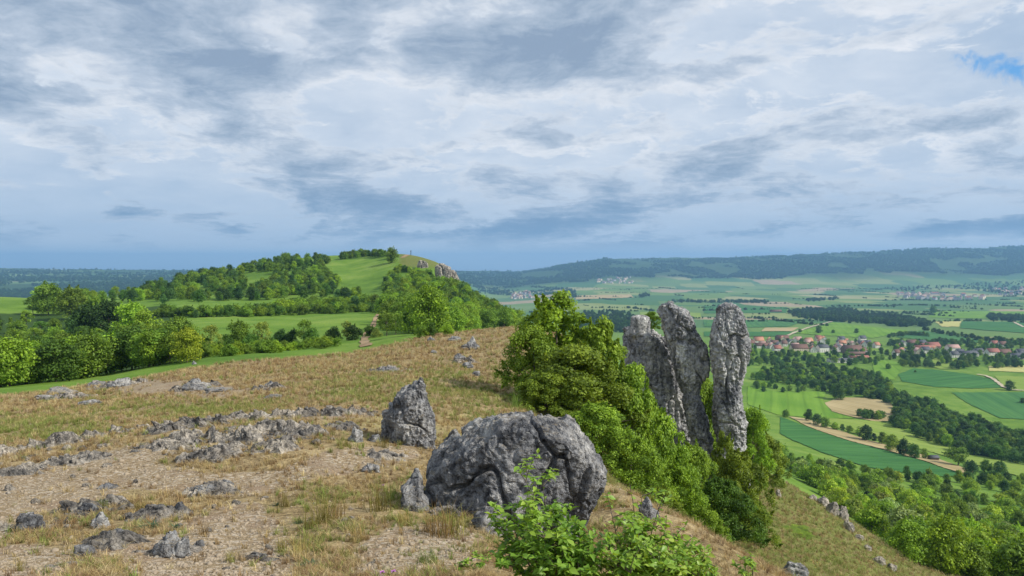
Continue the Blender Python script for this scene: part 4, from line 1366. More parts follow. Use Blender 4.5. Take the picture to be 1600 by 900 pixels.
# outcrop band that crosses the hilltop along the path
ORD = ['leftmost', 'second', 'third', 'fourth', 'fifth', 'sixth', 'seventh', 'eighth', 'ninth', 'tenth', 'eleventh', 'rightmost']
CREST = [(-5, 712, 70), (50, 700, 80), (100, 692, 76), (150, 682, 84), (205, 672, 70), (262, 672, 84), (318, 664, 92), (372, 656, 84), (424, 652, 84), (474, 650, 76), (520, 648, 60), (562, 645, 56)]
for i, (x, y, w) in enumerate(CREST):
    outcrop('rock_outcrop', x, y, w * 1.5, 0.85, 0.42, 200 + i, 'jagged bedrock ledge in the crest row above the path, %s' % (ORD[i] if i in (0, 11) else ORD[i] + ' from the left'), 'bedrock ledges on the crest line', rot=0.12)
for i, (x, y, w, dp, h, lab) in enumerate([
        (290, 690, 150, 1.3, 0.40, 'broad broken bedrock patch between crest line and path'), (380, 680, 170, 1.4, 0.46, 'largest broken bedrock patch in the middle of the outcrop band'),
        (460, 675, 150, 1.2, 0.42, 'broken bedrock patch nearest the pointed outcrop'), (340, 712, 140, 0.9, 0.32, 'low bedrock patch bordering the path'), (430, 700, 120, 0.9, 0.30, 'ragged bedrock patch with grass at the path bend'),
        (40, 738, 130, 0.9, 0.30, 'low bedrock patch at the left edge above the path'), (110, 722, 140, 0.9, 0.30, 'flat bedrock patch left of the path'), (245, 700, 90, 0.8, 0.28, 'small bedrock patch at the upper path edge'),
        (150, 800, 170, 0.8, 0.30, 'weathered bedrock hump between the two bare patches'), (60, 822, 130, 0.6, 0.32, 'dark bedrock hump at the lower left'), (250, 808, 140, 0.6, 0.26, 'bedrock hump with pale top beside the lower path'),
        (330, 768, 130, 0.6, 0.24, 'low bedrock rib on the lower side of the path'), (180, 850, 130, 0.5, 0.24, 'crumbled bedrock in the lower foreground'), (270, 862, 120, 0.45, 0.26, 'bedrock under the mossy overgrown rock'),
        (90, 880, 120, 0.4, 0.18, 'low bedrock at the bottom left'), (420, 870, 90, 0.4, 0.14, 'stony patch beside the lower gravel'), (600, 712, 90, 0.7, 0.22, 'low stony rib below the pointed outcrop'),
        (540, 668, 90, 0.8, 0.26, 'stony ground left of the pointed outcrop'), (700, 800, 80, 0.5, 0.2, 'broken rock at the left foot of the largest boulder'), (820, 800, 170, 0.8, 0.45, 'broken rock shelf under the largest boulder'),
        (305, 606, 120, 1.6, 0.8, 'bedrock round the domed ridge on the upper meadow'), (190, 605, 110, 1.6, 0.7, 'bedrock round the pale flat rock on the upper meadow'), (100, 622, 130, 1.6, 0.6, 'bedrock streak near the wood edge'), (605, 580, 90, 1.6, 0.6, 'bedrock round the flat grey rock on the meadow'),
        (425, 612, 70, 1.2, 0.5, 'bedrock below the small dark rock'), (722, 566, 70, 1.6, 0.8, 'bedrock along the slanting line below the brow')]):
    outcrop('rock_outcrop', x, y, w, dp, h, 230 + i, lab, rot=0.1)
AREA = [[(225, 705), (260, 688), (330, 664), (420, 656), (500, 655), (535, 668), (520, 690), (460, 702), (400, 716), (330, 726), (250, 722)],
        [(-10, 740), (0, 715), (70, 702), (150, 692), (185, 690), (130, 712), (80, 735), (30, 745)]]
for poly, n in ((AREA[0], 40), (AREA[1], 14)):
    a = np.array(poly)
    k = 0
    while k < n:
        x, y = random.uniform(*sorted((a[:, 0].min(), a[:, 0].max()))), random.uniform(a[:, 1].min(), a[:, 1].max())
        if in_poly(np.array(x), np.array(y), poly):
            w = random.uniform(8, 22)
            stone(x, y, w, w * random.uniform(0.25, 0.5), '%s broken stone lying on the outcrop band, %s %s end' % ('small' if w < 15 else 'larger', 'upper' if y < 686 else 'lower', 'left' if x < 220 else ('middle' if x < 380 else 'right')), 'loose stones on the outcrop band', name='loose_stone', tilt=0.35)
            k += 1
# dark rocky rim on the lower slope
for k, (x, y, w, h) in enumerate([(1270, 782, 20, 10), (1286, 792, 28, 16), (1300, 803, 30, 22), (1316, 812, 26, 24), (1325, 830, 24, 18), (1342, 842, 18, 10), (1355, 858, 16, 9), (1372, 880, 26, 12), (1392, 890, 24, 14), (1216, 776, 12, 12)]):
    stone(x, y, w, h, 'grey rock in the rim at the foot of the grassy slope', 'rocks along the rim of the lower slope')
# rubble along the near slope and small loose stones
for k in range(46):
    x, y = random.uniform(0, 640), random.uniform(700, 895)
    w = random.uniform(7, 20)
    stone(x, y, w, w * random.uniform(0.35, 0.6), '%s loose limestone fragment on the bare ground, %s %s' % ('tiny' if w < 11 else ('small' if w < 15.5 else 'fist sized'), 'near' if y > 830 else ('middle' if y > 760 else 'far'), 'left' if x < 215 else ('centre' if x < 430 else 'right')), 'loose stones on the path', name='loose_stone')

# ------------------------------------------------------------------ trees and shrubs
CAND = []          # (group key, kind, plant key, position, height, width factor, green)


def place(gkey, poly, n, hr, keys, greens, ymin, ymax, space=0.55, avoid=(), wid=(0.85, 1.15), tries=14):
    a = np.array(poly, float)
    m = n * tries
    px = rng.uniform(a[:, 0].min(), a[:, 0].max(), m)
    py = rng.uniform(a[:, 1].min(), a[:, 1].max(), m)
    ok = in_poly(px, py, poly)
    for av in avoid:
        ok &= ~in_poly(px, py, av)
    px, py = px[ok], py[ok]
    P, good = ground_at(px, py, ymin=ymin, ymax=ymax)
    done = []
    for p, g in zip(P, good):
        if not g or p[1] > ymax * 0.99:
            continue
        h = rng.uniform(*hr)
        if done:
            d = np.array(done)
            if (np.hypot(d[:, 0] - p[0], d[:, 1] - p[1]) < space * h).any():
                continue
        done.append((p[0], p[1]))
        CAND.append((gkey, keys[rng.integers(len(keys))], p, h, rng.uniform(*wid), greens[rng.integers(len(greens))]))
        if len(done) >= n:
            break


def row(gkey, line, n, hr, keys, greens, ymin, ymax, jit=2.0, wid=(0.85, 1.2)):
    L = np.array(line, float)
    seg = np.concatenate([[0], np.cumsum(np.hypot(*np.diff(L, axis=0).T))])
    s = (np.arange(n) + rng.uniform(0.1, 0.9, n)) / n * seg[-1]
    px = np.interp(s, seg, L[:, 0])
    py = np.interp(s, seg, L[:, 1]) + rng.uniform(-jit, jit, n) * 0.5
    P, good = ground_at(px, py, ymin=ymin, ymax=ymax)
    for p in P[good]:
        CAND.append((gkey, keys[rng.integers(len(keys))], p, rng.uniform(*hr), rng.uniform(*wid), greens[rng.integers(len(greens))]))


def single(gkey, px, py, hpx, key, green, ymin=90, ymax=3000, wid=1.0):
    p = spot(px, py, ymin=ymin, ymax=ymax)
    CAND.append((gkey, key, p, hpx * p[1] / F, wid, green))


T_ALL = ['broad0', 'broad1', 'broad2', 'tall0', 'tall1']
# left: wood edge just behind the hilltop meadow
row('edge', [(-40, 608), (0, 604), (60, 599), (130, 590), (200, 579), (275, 567)], 24, (5.0, 6.8), ['broad2', 'broad1', 'tall0', 'broad0'], ['leafy', 'mid', 'bright', 'deep', 'leafy'], 85, 140, 3)
single('edge', 292, 566, 54, 'broad0', 'lime', wid=0.9)
single('edge', 265, 569, 48, 'broad2', 'mid')
single('edge', 232, 574, 56, 'broad0', 'mid')
place('inner', [(-60, 596), (130, 582), (290, 557), (262, 530), (225, 505), (160, 500), (110, 505), (0, 512), (-60, 515)], 80, (5.5, 8), T_ALL + ['airy0', 'spruce0'], ['mid', 'deep', 'leafy', 'mid', 'leafy', 'mid'], 110, 330, 0.5)
single('inner', 208, 528, 56, 'broad0', 'bright', wid=1.0)
single('inner', 226, 535, 52, 'broad1', 'bright')
single('inner', 170, 528, 60, 'broad2', 'dark')
single('inner', 140, 530, 56, 'broad0', 'dark')
single('inner', 75, 492, 50, 'broad0', 'mid')
single('inner', 110, 500, 52, 'broad2', 'mid')
place('inner', [(50, 490), (155, 492), (135, 470), (60, 470)], 16, (9, 11), T_ALL, ['mid', 'leafy', 'mid', 'olive'], 300, 560, 0.45)
# long wood on the hillside behind the saddle
CLEAR = [[(365, 440), (372, 430), (420, 424), (432, 432), (425, 442)], [(528, 462), (522, 402), (600, 400), (606, 440), (600, 470), (560, 462)]]
place('hillwood', [(90, 478), (330, 474), (470, 468), (560, 468), (585, 470), (560, 455), (520, 430), (505, 412), (440, 414), (400, 420), (330, 436), (250, 450), (130, 464)], 230, (6.5, 9.5), T_ALL + ['tall1', 'airy0', 'spruce0'],
      ['leafy', 'mid', 'mid', 'leafy', 'mid', 'bright', 'deep'], 380, 860, 0.42, CLEAR)
place('hillwood', [(230, 452), (300, 436), (400, 416), (450, 408), (520, 406), (520, 412), (400, 428), (300, 446)], 60, (7.5, 10.5), T_ALL + ['airy0', 'tall1'], ['mid', 'leafy', 'mid', 'pale'], 560, 900, 0.45, CLEAR)
row('crest', [(532, 405), (560, 402), (590, 401), (612, 403)], 22, (6.5, 9), ['broad0', 'broad1', 'tall0'], ['mid', 'deep', 'mid'], 600, 900)
single('crest', 612, 411, 24, 'broad1', 'mid', 500)
# hedges across the saddle fields
row('hedge', [(240, 494), (300, 494), (400, 492), (480, 490), (560, 488), (588, 488)], 60, (3.6, 6), ['bush0', 'bush1', 'broad2'], ['deep', 'mid', 'leafy', 'mid'], 300, 470, 3)
row('hedge', [(430, 486), (500, 482), (560, 480), (590, 482)], 26, (5.5, 8), ['broad2', 'broad0', 'bush1'], ['mid', 'leafy', 'bright'], 330, 520, 3)
row('lowhedge', [(318, 557), (380, 553), (440, 549), (480, 546), (528, 541)], 34, (1.5, 2.2), ['bush0', 'bush1'], ['mid', 'bright', 'mid'], 90, 190, 3)
for a in [(300, 548, 36, 'broad1', 'mid'), (330, 549, 44, 'airy0', 'olive'), (375, 543, 42, 'broad0', 'mid'), (410, 543, 42, 'airy0', 'olive'), (440, 536, 22, 'bush0', 'dark'), (458, 536, 22, 'bush1', 'dark'),
          (476, 536, 38, 'airy0', 'mid'), (488, 536, 22, 'bush0', 'deep'), (522, 533, 22, 'bush0', 'dark'), (542, 532, 33, 'tall1', 'olive'), (552, 532, 24, 'bush1', 'dark'), (352, 546, 22, 'bush0', 'deep'),
          (392, 545, 24, 'bush1', 'deep'), (425, 543, 16, 'bush0', 'deep'), (318, 550, 24, 'bush1', 'deep'), (578, 527, 18, 'bush1', 'deep')]:
    single('saddle', *a, ymin=120, ymax=330)
for a in [(604, 526, 38, 'airy0', 'mid'), (618, 524, 36, 'airy0', 'mid'), (660, 529, 22, 'airy0', 'bright'), (674, 529, 26, 'airy0', 'mid'), (664, 528, 14, 'bush1', 'bright'), (700, 524, 16, 'bush0', 'bright'), (588, 528, 14, 'bush0', 'olive'), (640, 520, 26, 'broad2', 'bright')]:
    single('saddle', *a, ymin=120, ymax=330)
# wooded flank of the far summit
place('flank', [(596, 500), (604, 452), (620, 436), (650, 434), (680, 452), (722, 450), (760, 470), (828, 502), (806, 516), (760, 522), (715, 524), (680, 526), (632, 520), (606, 512)], 250, (8, 11), ['broad0', 'broad1', 'broad2', 'tall0', 'broad2'],
      ['leafy', 'bright', 'leafy', 'mid', 'leafy', 'mid', 'bright'], 160, 690, 0.42)
row('flank', [(690, 410), (705, 414), (716, 421)], 9, (3, 5.5), ['bush0', 'bush1', 'broad2'], ['mid', 'deep'], 560, 720)
row('flank', [(604, 452), (610, 432), (624, 424), (650, 428), (672, 432)], 22, (4, 6.5), ['broad2', 'broad0', 'bush1'], ['mid', 'bright', 'deep'], 480, 720)
single('flank', 651, 394, 4, 'bush0', 'deep', 600, 800)
# foot of the hill on the right
place('slopewood', [(1168, 706), (1215, 700), (1290, 727), (1400, 748), (1480, 752), (1560, 748), (1640, 762), (1640, 905), (1540, 890), (1440, 868), (1370, 845), (1310, 795), (1240, 745)], 240, (5, 9), T_ALL + ['broad2', 'bush0', 'bush1', 'airy0'],
      ['bright', 'leafy', 'bright', 'lime', 'leafy', 'mid', 'pale', 'bright'], 130, 540, 0.42)
place('slopewood', [(1168, 706), (1200, 700), (1320, 740), (1420, 790), (1500, 860), (1400, 860), (1310, 795), (1240, 745)], 110, (4, 7), ['bush0', 'bush1', 'broad2'], ['bright', 'lime', 'mid', 'olive'], 130, 420, 0.4)
place('slopewood', [(1380, 870), (1640, 880), (1640, 960), (1420, 930)], 30, (4.5, 8), ['broad2', 'broad0', 'bush1'], ['mid', 'bright', 'leafy'], 100, 300, 0.5)
row('slopewood', [(1172, 650), (1180, 670), (1188, 695), (1200, 705)], 9, (6, 9), ['bush0', 'broad2'], ['mid', 'bright'], 100, 420)
# orchard row and valley woods
for x, y, h in [(1228, 652, 12), (1263, 658, 20), (1276, 664, 18), (1289, 668, 17), (1304, 671, 12), (1316, 673, 12), (1328, 676, 12), (1340, 678, 9), (1352, 688, 24), (1378, 694, 20), (1394, 705, 26), (1412, 711, 26), (1428, 716, 22), (1444, 717, 18),
                (1497, 728, 30), (1518, 742, 24), (1540, 738, 20), (1563, 743, 22), (1366, 690, 14)]:
    single('orchard', x, y, h, 'orchard0' if h > 11 else 'bush1', random.choice(['deep', 'mid', 'dark']), 420, 900)
place('valleywood', [(1350, 612), (1400, 622), (1450, 634), (1500, 652), (1560, 672), (1610, 690), (1610, 728), (1540, 716), (1480, 702), (1430, 684), (1398, 672), (1404, 652), (1410, 640)], 240, (8, 12), T_ALL + ['bush0'], ['deep', 'dark', 'mid', 'deep', 'cool'], 480, 1100, 0.35)
place('valleywood', [(1170, 586), (1225, 572), (1290, 576), (1345, 584), (1375, 592), (1398, 616), (1380, 624), (1340, 620), (1300, 616), (1255, 602), (1180, 596)], 260, (8, 12), T_ALL, ['deep', 'dark', 'mid', 'cool'], 700, 1400, 0.33)
place('valleywood', [(1340, 650), (1400, 646), (1440, 668), (1390, 660)], 10, (7, 10), ['broad0', 'orchard0'], ['deep', 'mid'], 500, 1000, 0.6)
for x, y, h in [(1352, 655, 16), (1360, 654, 14), (1374, 655, 14), (1310, 624, 26), (1364, 624, 8)]:
    single('valleywood', x, y, h, 'broad0', 'deep', 500, 1100)
place('orchard', [(1175, 600), (1290, 598), (1296, 612), (1250, 614), (1178, 614)], 22, (6.5, 8.5), ['orchard0'], ['deep', 'mid', 'olive'], 600, 1200, 0.9)
place('villagetree', [(1165, 548), (1300, 556), (1390, 552), (1460, 556), (1600, 560), (1600, 576), (1480, 578), (1400, 572), (1330, 572), (1230, 570), (1168, 574)], 190, (8, 13), T_ALL + ['broad2'], ['deep', 'mid', 'dark', 'cool'], 900, 1700, 0.5)
place('villagetree', [(1165, 534), (1360, 536), (1390, 546), (1600, 546), (1600, 558), (1400, 556), (1165, 546)], 130, (7, 11), T_ALL, ['deep', 'mid', 'dark', 'cool'], 1100, 1900, 0.6)
place('villagetree', [(1380, 536), (1500, 534), (1600, 536), (1600, 546), (1390, 546)], 110, (8, 13), T_ALL, ['deep', 'dark', 'cool'], 1100, 2100, 0.45)
row('villagetree', [(1440, 516), (1480, 524), (1530, 532), (1600, 538)], 34, (9, 13), T_ALL, ['dark', 'deep'], 1300, 2200)
row('villagetree', [(1385, 528), (1420, 524), (1450, 526)], 14, (9, 14), ['broad0', 'broad2'], ['deep', 'mid', 'cool'], 1200, 2200)
for x, y, h in [(1279, 521, 12), (1250, 520, 6), (1302, 521, 6), (1338, 521, 8), (1458, 490, 12), (1388, 577, 9), (1578, 610, 16), (1598, 630, 9), (1386, 594, 5), (1430, 582, 4)]:
    single('villagetree', x, y, h, 'broad0', 'deep', 700, 3500)

NAMES = {
    'edge': ('{} tree at the wood edge just behind the hilltop meadow', 'trees along the wood edge behind the hilltop'),
    'inner': ('{} tree in the thick wood left of the saddle fields', 'trees of the wood left of the saddle'),
    'hillwood': ('{} tree in the long wood on the hillside behind the saddle', 'trees of the long hillside wood'),
    'crest': ('{} tree in the row on the crest left of the far summit', 'trees on the crest'),
    'hedge': ('{} in the hedge between the saddle fields', 'hedge growth between the saddle fields'),
    'lowhedge': ('{} in the low hedge behind the hilltop meadow', 'low hedge behind the hilltop'),
    'saddle': ('{} standing singly in the saddle meadow before the far summit', 'single plants in the saddle meadow'),
    'flank': ('{} on the wooded flank below the far summit', 'trees on the flank of the far summit'),
    'slopewood': ('{} at the wooded foot of the hill', 'growth at the foot of the hill'),
    'orchard': ('{} in the valley orchard below the village', 'orchard trees'),
    'valleywood': ('{} in the wood bands between the valley fields', 'trees of the valley wood bands'),
    'villagetree': ('{} among the houses and gardens of the village', 'trees in and around the village'),
}
TONE = {'bush': 'fresh green', 'leafy': 'leaf green', 'bright': 'bright green', 'lime': 'yellow green', 'mid': 'mid green', 'deep': 'deep green', 'dark': 'dark green', 'olive': 'olive green', 'cool': 'bluish green', 'pale': 'pale green', 'far': 'dark'}
FORM = {'broad0': 'round', 'broad1': 'full', 'broad2': 'spreading', 'tall0': 'slender', 'tall1': 'slender open', 'airy0': 'airy', 'orchard0': 'small round', 'spruce0': 'conical', 'bush0': 'wide', 'bush1': 'bushy'}
size = [c[3] / c[2][1] for c in CAND]
trees = sorted([i for i, c in enumerate(CAND) if PLANTS[c[1]][0] == 'tree'], key=lambda i: -size[i])
shrubs = sorted([i for i, c in enumerate(CAND) if PLANTS[c[1]][0] == 'shrub'], key=lambda i: -size[i])
indiv = set(trees[:298]) | set(shrubs[:270])
WHERE = {}
for g in set(CAND[i][0] for i in indiv):
    L = [i for i in indiv if CAND[i][0] == g]
    us = np.array([CAND[i][2][0] / CAND[i][2][1] for i in L])
    ys = np.array([CAND[i][2][1] for i in L])
    hs = np.array([CAND[i][3] for i in L])
    for k, i in enumerate(L):
        ru, ry, rh = (us < us[k]).mean(), (ys < ys[k]).mean(), (hs < hs[k]).mean()
        WHERE[i] = ', %s, %s %s' % ('low' if rh < 0.33 else ('tall' if rh > 0.66 else 'middling'), 'front' if ry < 0.33 else ('back' if ry > 0.66 else 'middle'), 'left' if ru < 0.33 else ('right' if ru > 0.66 else 'centre'))
for i in sorted(indiv):
    g, k, p, h, w, gr = CAND[i]
    kind = PLANTS[k][0]
    word = '%s %s' % (TONE[gr], FORM[k])
    lab = NAMES[g][0].format(word if NAMES[g][0].startswith('{} tree') else word + (' tree' if kind == 'tree' else ' shrub'))
    if NAMES[g][0].startswith('{} tree') and kind == 'shrub':
        lab = lab.replace(' tree ', ' shrub ', 1)
    zone = WHERE[i]
    if len((lab + zone).split()) <= 16:
        lab = lab + zone
    make_plant({'tree': 'spruce_tree' if k == 'spruce0' else ('orchard_tree' if k == 'orchard0' else 'broadleaf_tree'), 'shrub': 'shrub'}[kind], k, p, h, w, gr, lab, NAMES[g][1], kind)
# the smaller rest of each wood stands behind those as one mass
MIXED = [(k, g) for g in ('mid', 'deep', 'bright', 'cool', 'dark') for k in ('broad0', 'broad1', 'broad2', 'tall0')]
C_MIX = proto_coll(MIXED, 'mixed_wood')
VAR = {(k, g): i for i, (k, g) in enumerate(MIXED)}
rest = {}
for i, c in enumerate(CAND):
    if i not in indiv:
        rest.setdefault(c[0], []).append(c)
MASS = {'hillwood': 'far back of the long hillside wood', 'flank': 'upper part of the wood on the far summit flank', 'valleywood': 'back of the wood bands between the valley fields', 'villagetree': 'far trees between the village houses'}
for g, L in rest.items():
    P = np.array([c[2] for c in L])
    P[:, 2] -= 0.3
    S = np.array([[c[3] * c[4], c[3] * c[4], c[3]] for c in L])
    ix = np.array([VAR.get((c[1], c[5]), (i * 7) % len(MIXED)) for i, c in enumerate(L)])
    scatter('woodland', P, S, C_MIX, len(MIXED), MASS.get(g, 'smaller growth behind ' + NAMES[g][1]), 'woodland', idx=ix)
# ------------------------------------------------------------------ distant woods
C_FAR = proto_coll([('broad0', 'far'), ('broad1', 'dark'), ('broad2', 'far'), ('tall0', 'deep'), ('spruce0', 'dark')], 'far_wood')


def far_wood(poly, n, hr, ymin, ymax, label, seed, keep=None):
    a = np.array(poly, float)
    r = np.random.default_rng(seed)
    px = r.uniform(a[:, 0].min(), a[:, 0].max(), n * 3)
    py = r.uniform(a[:, 1].min(), a[:, 1].max(), n * 3)
    ok = in_poly(px, py, poly)
    P, good = ground_at(px[ok], py[ok], ymin=ymin, ymax=ymax)
    P = P[good & (P[:, 1] < ymax * 0.99)]
    if keep is not None:
        P = P[keep(P[:, 0], P[:, 1])]
    P = P[:n]
    h = r.uniform(*hr, len(P))
    P[:, 2] -= 0.06 * h
    scatter('woodland', P, np.stack([h * 1.1, h * 1.1, h], 1), C_FAR, 5, label, 'woodland', seed=seed)


far_wood([(1232, 490), (1262, 484), (1330, 484), (1345, 490), (1400, 494), (1440, 502), (1452, 511), (1400, 511), (1340, 505), (1280, 501), (1240, 497)], 620, (13, 18), 1200, 4200, 'dark wood standing among the fields behind the village', 1)
far_wood([(915, 478), (940, 472), (968, 480), (990, 496), (992, 520), (900, 520)], 420, (11, 15), 600, 3000, 'dark wooded spur between the green bush and the fields', 2)
far_wood([(1050, 470), (1120, 472), (1200, 471), (1200, 474), (1050, 473)], 130, (12, 18), 2500, 6000, 'thin line of trees in the fields behind the pillars', 3)
far_wood([(996, 462), (1010, 460), (1016, 463), (1000, 465)], 26, (14, 20), 2500, 8000, 'small dark copse in the pale far fields', 4)
far_wood([(1260, 469), (1310, 466), (1312, 469), (1262, 472)], 40, (14, 18), 2500, 8000, 'small copse in the fields above the wood', 5)
far_wood([(1540, 494), (1600, 496), (1600, 502), (1550, 501)], 90, (12, 17), 1500, 5000, 'tree group behind the dark field at the picture edge', 6)
far_wood([(1380, 450), (1600, 440), (1600, 462), (1500, 452), (1400, 456)], 360, (10, 16), 3500, 8200, 'scattered trees around the far villages', 7)
def far_hedges():
    r = np.random.default_rng(88)
    P, S = [], []
    seg = r.uniform(0, 1, (110, 4))
    for a, b, c, d in seg:
        px, py = 840 + 800 * a, 450 + 56 * b ** 1.4
        p, ok = ground_at(px, py, ymin=1500, ymax=8500)
        if not ok[0]:
            continue
        p = p[0]
        ang = R(17 if c < 0.6 else 107) + r.normal() * 0.15
        L = 60 + 420 * d * d
        n = int(L / 8)
        t = np.sort(r.uniform(-L / 2, L / 2, n))
        x = p[0] + np.cos(ang) * t + r.normal(size=n) * 3
        y = p[1] + np.sin(ang) * t + r.normal(size=n) * 3
        h = r.uniform(3.5, 9, n) * r.uniform(0.7, 1.3)
        P.append(np.stack([x, y, H(x, y) - 0.08 * h], 1))
        S.append(np.stack([h * 1.3, h * 1.3, h], 1))
    scatter('hedges', np.concatenate(P), np.concatenate(S), C_FAR, 5, 'hedges and tree rows spread over the far fields', 'hedges', seed=8)


far_hedges()
far_wood([(690, 405), (900, 400), (1200, 394), (1400, 384), (1660, 376), (1660, 440), (1500, 440), (1300, 436), (1100, 441), (900, 444), (690, 446)], 15000, (16, 26), 6500, 13000, 'forest covering the long ridge beyond the valley', 9,
         keep=lambda x, y: (fbm(x / 700, y / 1100, 0, 3, 57) > -0.16) & (y > 7900 + 1000 * fbm(x / 900, 0 * y, 0.5, 3, 59)))
far_wood([(-60, 410), (330, 410), (330, 450), (60, 468), (-60, 468)], 4200, (14, 24), 1500, 12500, 'forest on the low hills beyond the left meadows', 10,
         keep=lambda x, y: fbm(x / 800, y / 900, 0, 3, 43) > -0.20)
far_wood([(700, 440), (800, 446), (900, 452), (900, 466), (790, 462), (720, 455)], 900, (13, 20), 2500, 9500, 'dark woods around the small town behind the hill flank', 12,
         keep=lambda x, y: fbm(x / 300, y / 700, 0, 3, 61) > 0.0)
# a blue cone far away on the skyline
xs, ys, zs = ray(np.array([806.0]), np.array([430.0]), 15500)

# ------------------------------------------------------------------ bushes round the pillars
def near_bush(px, top, wpx, dist, key, green, label, group=None, wfix=None):
    x, y, z = ray(px, top, dist)
    g = float(H(x, y))
    h = float(z) - g
    base_w = {'near0': 1.0, 'near1': 0.72, 'near2': 1.45}[key]
    return make_plant('shrub', key, (float(x), float(y), g), h, (wpx * dist / F) / (h * base_w), green, label, group, 'shrub')


for a in [
    (872, 446, 150, 41, 'near1', 'leafy', 'tallest bright green bush beside the rock pillars'),
    (832, 502, 120, 39, 'near0', 'bush', 'leftmost bush at the edge of the dry grass'),
    (938, 484, 120, 40, 'near1', 'bush', 'second tall bush with pointed top beside the rock wall'),
    (900, 532, 190, 36.5, 'near0', 'bush', 'broad leafy bush in front of the tallest bush'),
    (850, 580, 130, 35, 'near2', 'bush', 'shaded low bush left behind the largest boulder'),
    (985, 560, 125, 39, 'near0', 'bush', 'bush overhanging the foot of the broad rock wall'),
    (930, 628, 150, 33, 'near2', 'bush', 'spreading bush right behind the largest boulder'),
    (1022, 640, 140, 41, 'near2', 'bush', 'wide bush below the broad rock wall'),
    (990, 678, 130, 31, 'near2', 'bush', 'low bush at the top of the near slope'),
    (1085, 694, 120, 46, 'near2', 'bush', 'bush under the leaning pillar'),
    (1150, 700, 120, 52, 'near2', 'bush', 'dense round bush at the foot of the needle'),
    (1060, 726, 130, 35, 'near2', 'leafy', 'fresh green bush in the middle of the slope thicket'),
    (1125, 745, 130, 40, 'near2', 'deep', 'dark bush in the lower slope thicket'),
    (1170, 778, 90, 44, 'near2', 'bush', 'lowest bush of the slope thicket'),
    (1100, 792, 90, 30, 'near2', 'leafy', 'small low bush at the brow of the near slope'),
    (1030, 760, 90, 26, 'near2', 'bush', 'small bush hugging the brow of the near slope'),
    (1103, 584, 80, 80, 'near0', 'leafy', 'narrow shrub in the gap between pillar and needle'),
    (1131, 668, 44, 66, 'near1', 'bush', 'pointed shrub growing before the foot of the needle'),
    (1178, 632, 74, 92, 'near0', 'leafy', 'bright shrub just right of the needle'),
    (1198, 676, 74, 100, 'near0', 'bush', 'deep shrub behind the needle on the right'),
    (1240, 828, 70, 60, 'near2', 'bush', 'small green shrub alone on the grassy lower slope'),
]:
    near_bush(*a)
o = make_plant('shrub', 'near0', (float(ray(1019, 512, 75.8)[0]), 76.2, float(ray(1019, 514, 76.2)[2])), 1.9, 1.1, 'mid', 'little shrub growing on top of the rock beside the block', None, 'shrub')

# ------------------------------------------------------------------ grass, gravel
def mat_grass():
    m, t = new_mat('grass_blade')
    oi, own = own_colour(t)
    at = attr_node(t, 'tint')
    v = t.n('ShaderNodeHueSaturation')
    t.put(v.inputs['Hue'], t.mapr(oi.outputs['Random'], 0, 1, 0.485, 0.515))
    t.put(v.inputs['Value'], t.math('MULTIPLY', t.mapr(oi.outputs['Random'], 0, 1, 0.75, 1.25), t.mapr(at.outputs['Fac'], 0, 1, 0.6, 1.4)))
    t.link(own, v.inputs['Color'])
    out = t.n('ShaderNodeOutputMaterial')
    d = t.n('ShaderNodeBsdfDiffuse')
    tr = t.n('ShaderNodeBsdfTranslucent')
    t.link(v.outputs[0], d.inputs['Color'])
    t.link(v.outputs[0], tr.inputs['Color'])
    mx = t.n('ShaderNodeMixShader')
    mx.inputs[0].default_value = 0.3
    t.link(d.outputs[0], mx.inputs[1])
    t.link(tr.outputs[0], mx.inputs[2])
    t.link(mx.outputs[0], out.inputs['Surface'])
    return m


GRASS = mat_grass()


def tuft_mesh(seed, blades, hgt, spread, width, droop=0.5):
    r = np.random.default_rng(seed)
    V, Q, T = [], [], []
    for i in range(blades):
        a = r.uniform(0, 2 * math.pi)
        lean = abs(r.normal()) * spread
        h = hgt * r.uniform(0.45, 1.1)
        b = np.array([r.normal() * 0.10, r.normal() * 0.10, -0.02]) * hgt * 1.6
        d = np.array([math.cos(a), math.sin(a), 0])
        s = np.array([-d[1], d[0], 0]) * width * r.uniform(0.6, 1.3)
        pts = [b, b + d * lean * h * 0.25 + np.array([0, 0, h * 0.5]), b + d * lean * h * (0.6 + droop * 0.4) + np.array([0, 0, h * (0.92 - droop * 0.25 * lean)])]
        n = len(V)
        for p, w in zip(pts, (1.0, 0.8, 0.12)):
            V += [p - s * w, p + s * w]
        Q += [(n, n + 1, n + 3, n + 2), (n + 2, n + 3, n + 5, n + 4)]
        T += [r.uniform(0, 1)] * 6
    me = mesh_np('grass', np.array(V), np.array(Q), False, [GRASS])
    attr(me, 'tint', np.array(T))
    return me


STRAW = [(0.50, 0.39, 0.21), (0.41, 0.30, 0.145), (0.33, 0.235, 0.11), (0.24, 0.165, 0.085), (0.46, 0.37, 0.215)]
MOSSY = [(0.235, 0.26, 0.075), (0.19, 0.245, 0.06), (0.29, 0.295, 0.10)]
tm = [tuft_mesh(40 + k, 26, 1.0, 0.9, 0.020) for k in range(3)]
C_GRASS = proto_coll([(tm[i % 3], c) for i, c in enumerate(STRAW + MOSSY)], 'grass_tufts')
NS, NM = len(STRAW), len(MOSSY)


def bare_mask(px, py, y):
    b = np.zeros(len(px), bool)
    for poly in BARE:
        b |= in_poly(px, py, poly)
    return b & (y < 75)


def sow(n, y0, y1, u0, u1, seed):
    r = np.random.default_rng(seed)
    y = np.exp(r.uniform(math.log(y0), math.log(y1), n))
    x = r.uniform(u0, u1, n) * y
    return x, y, H(x, y), r


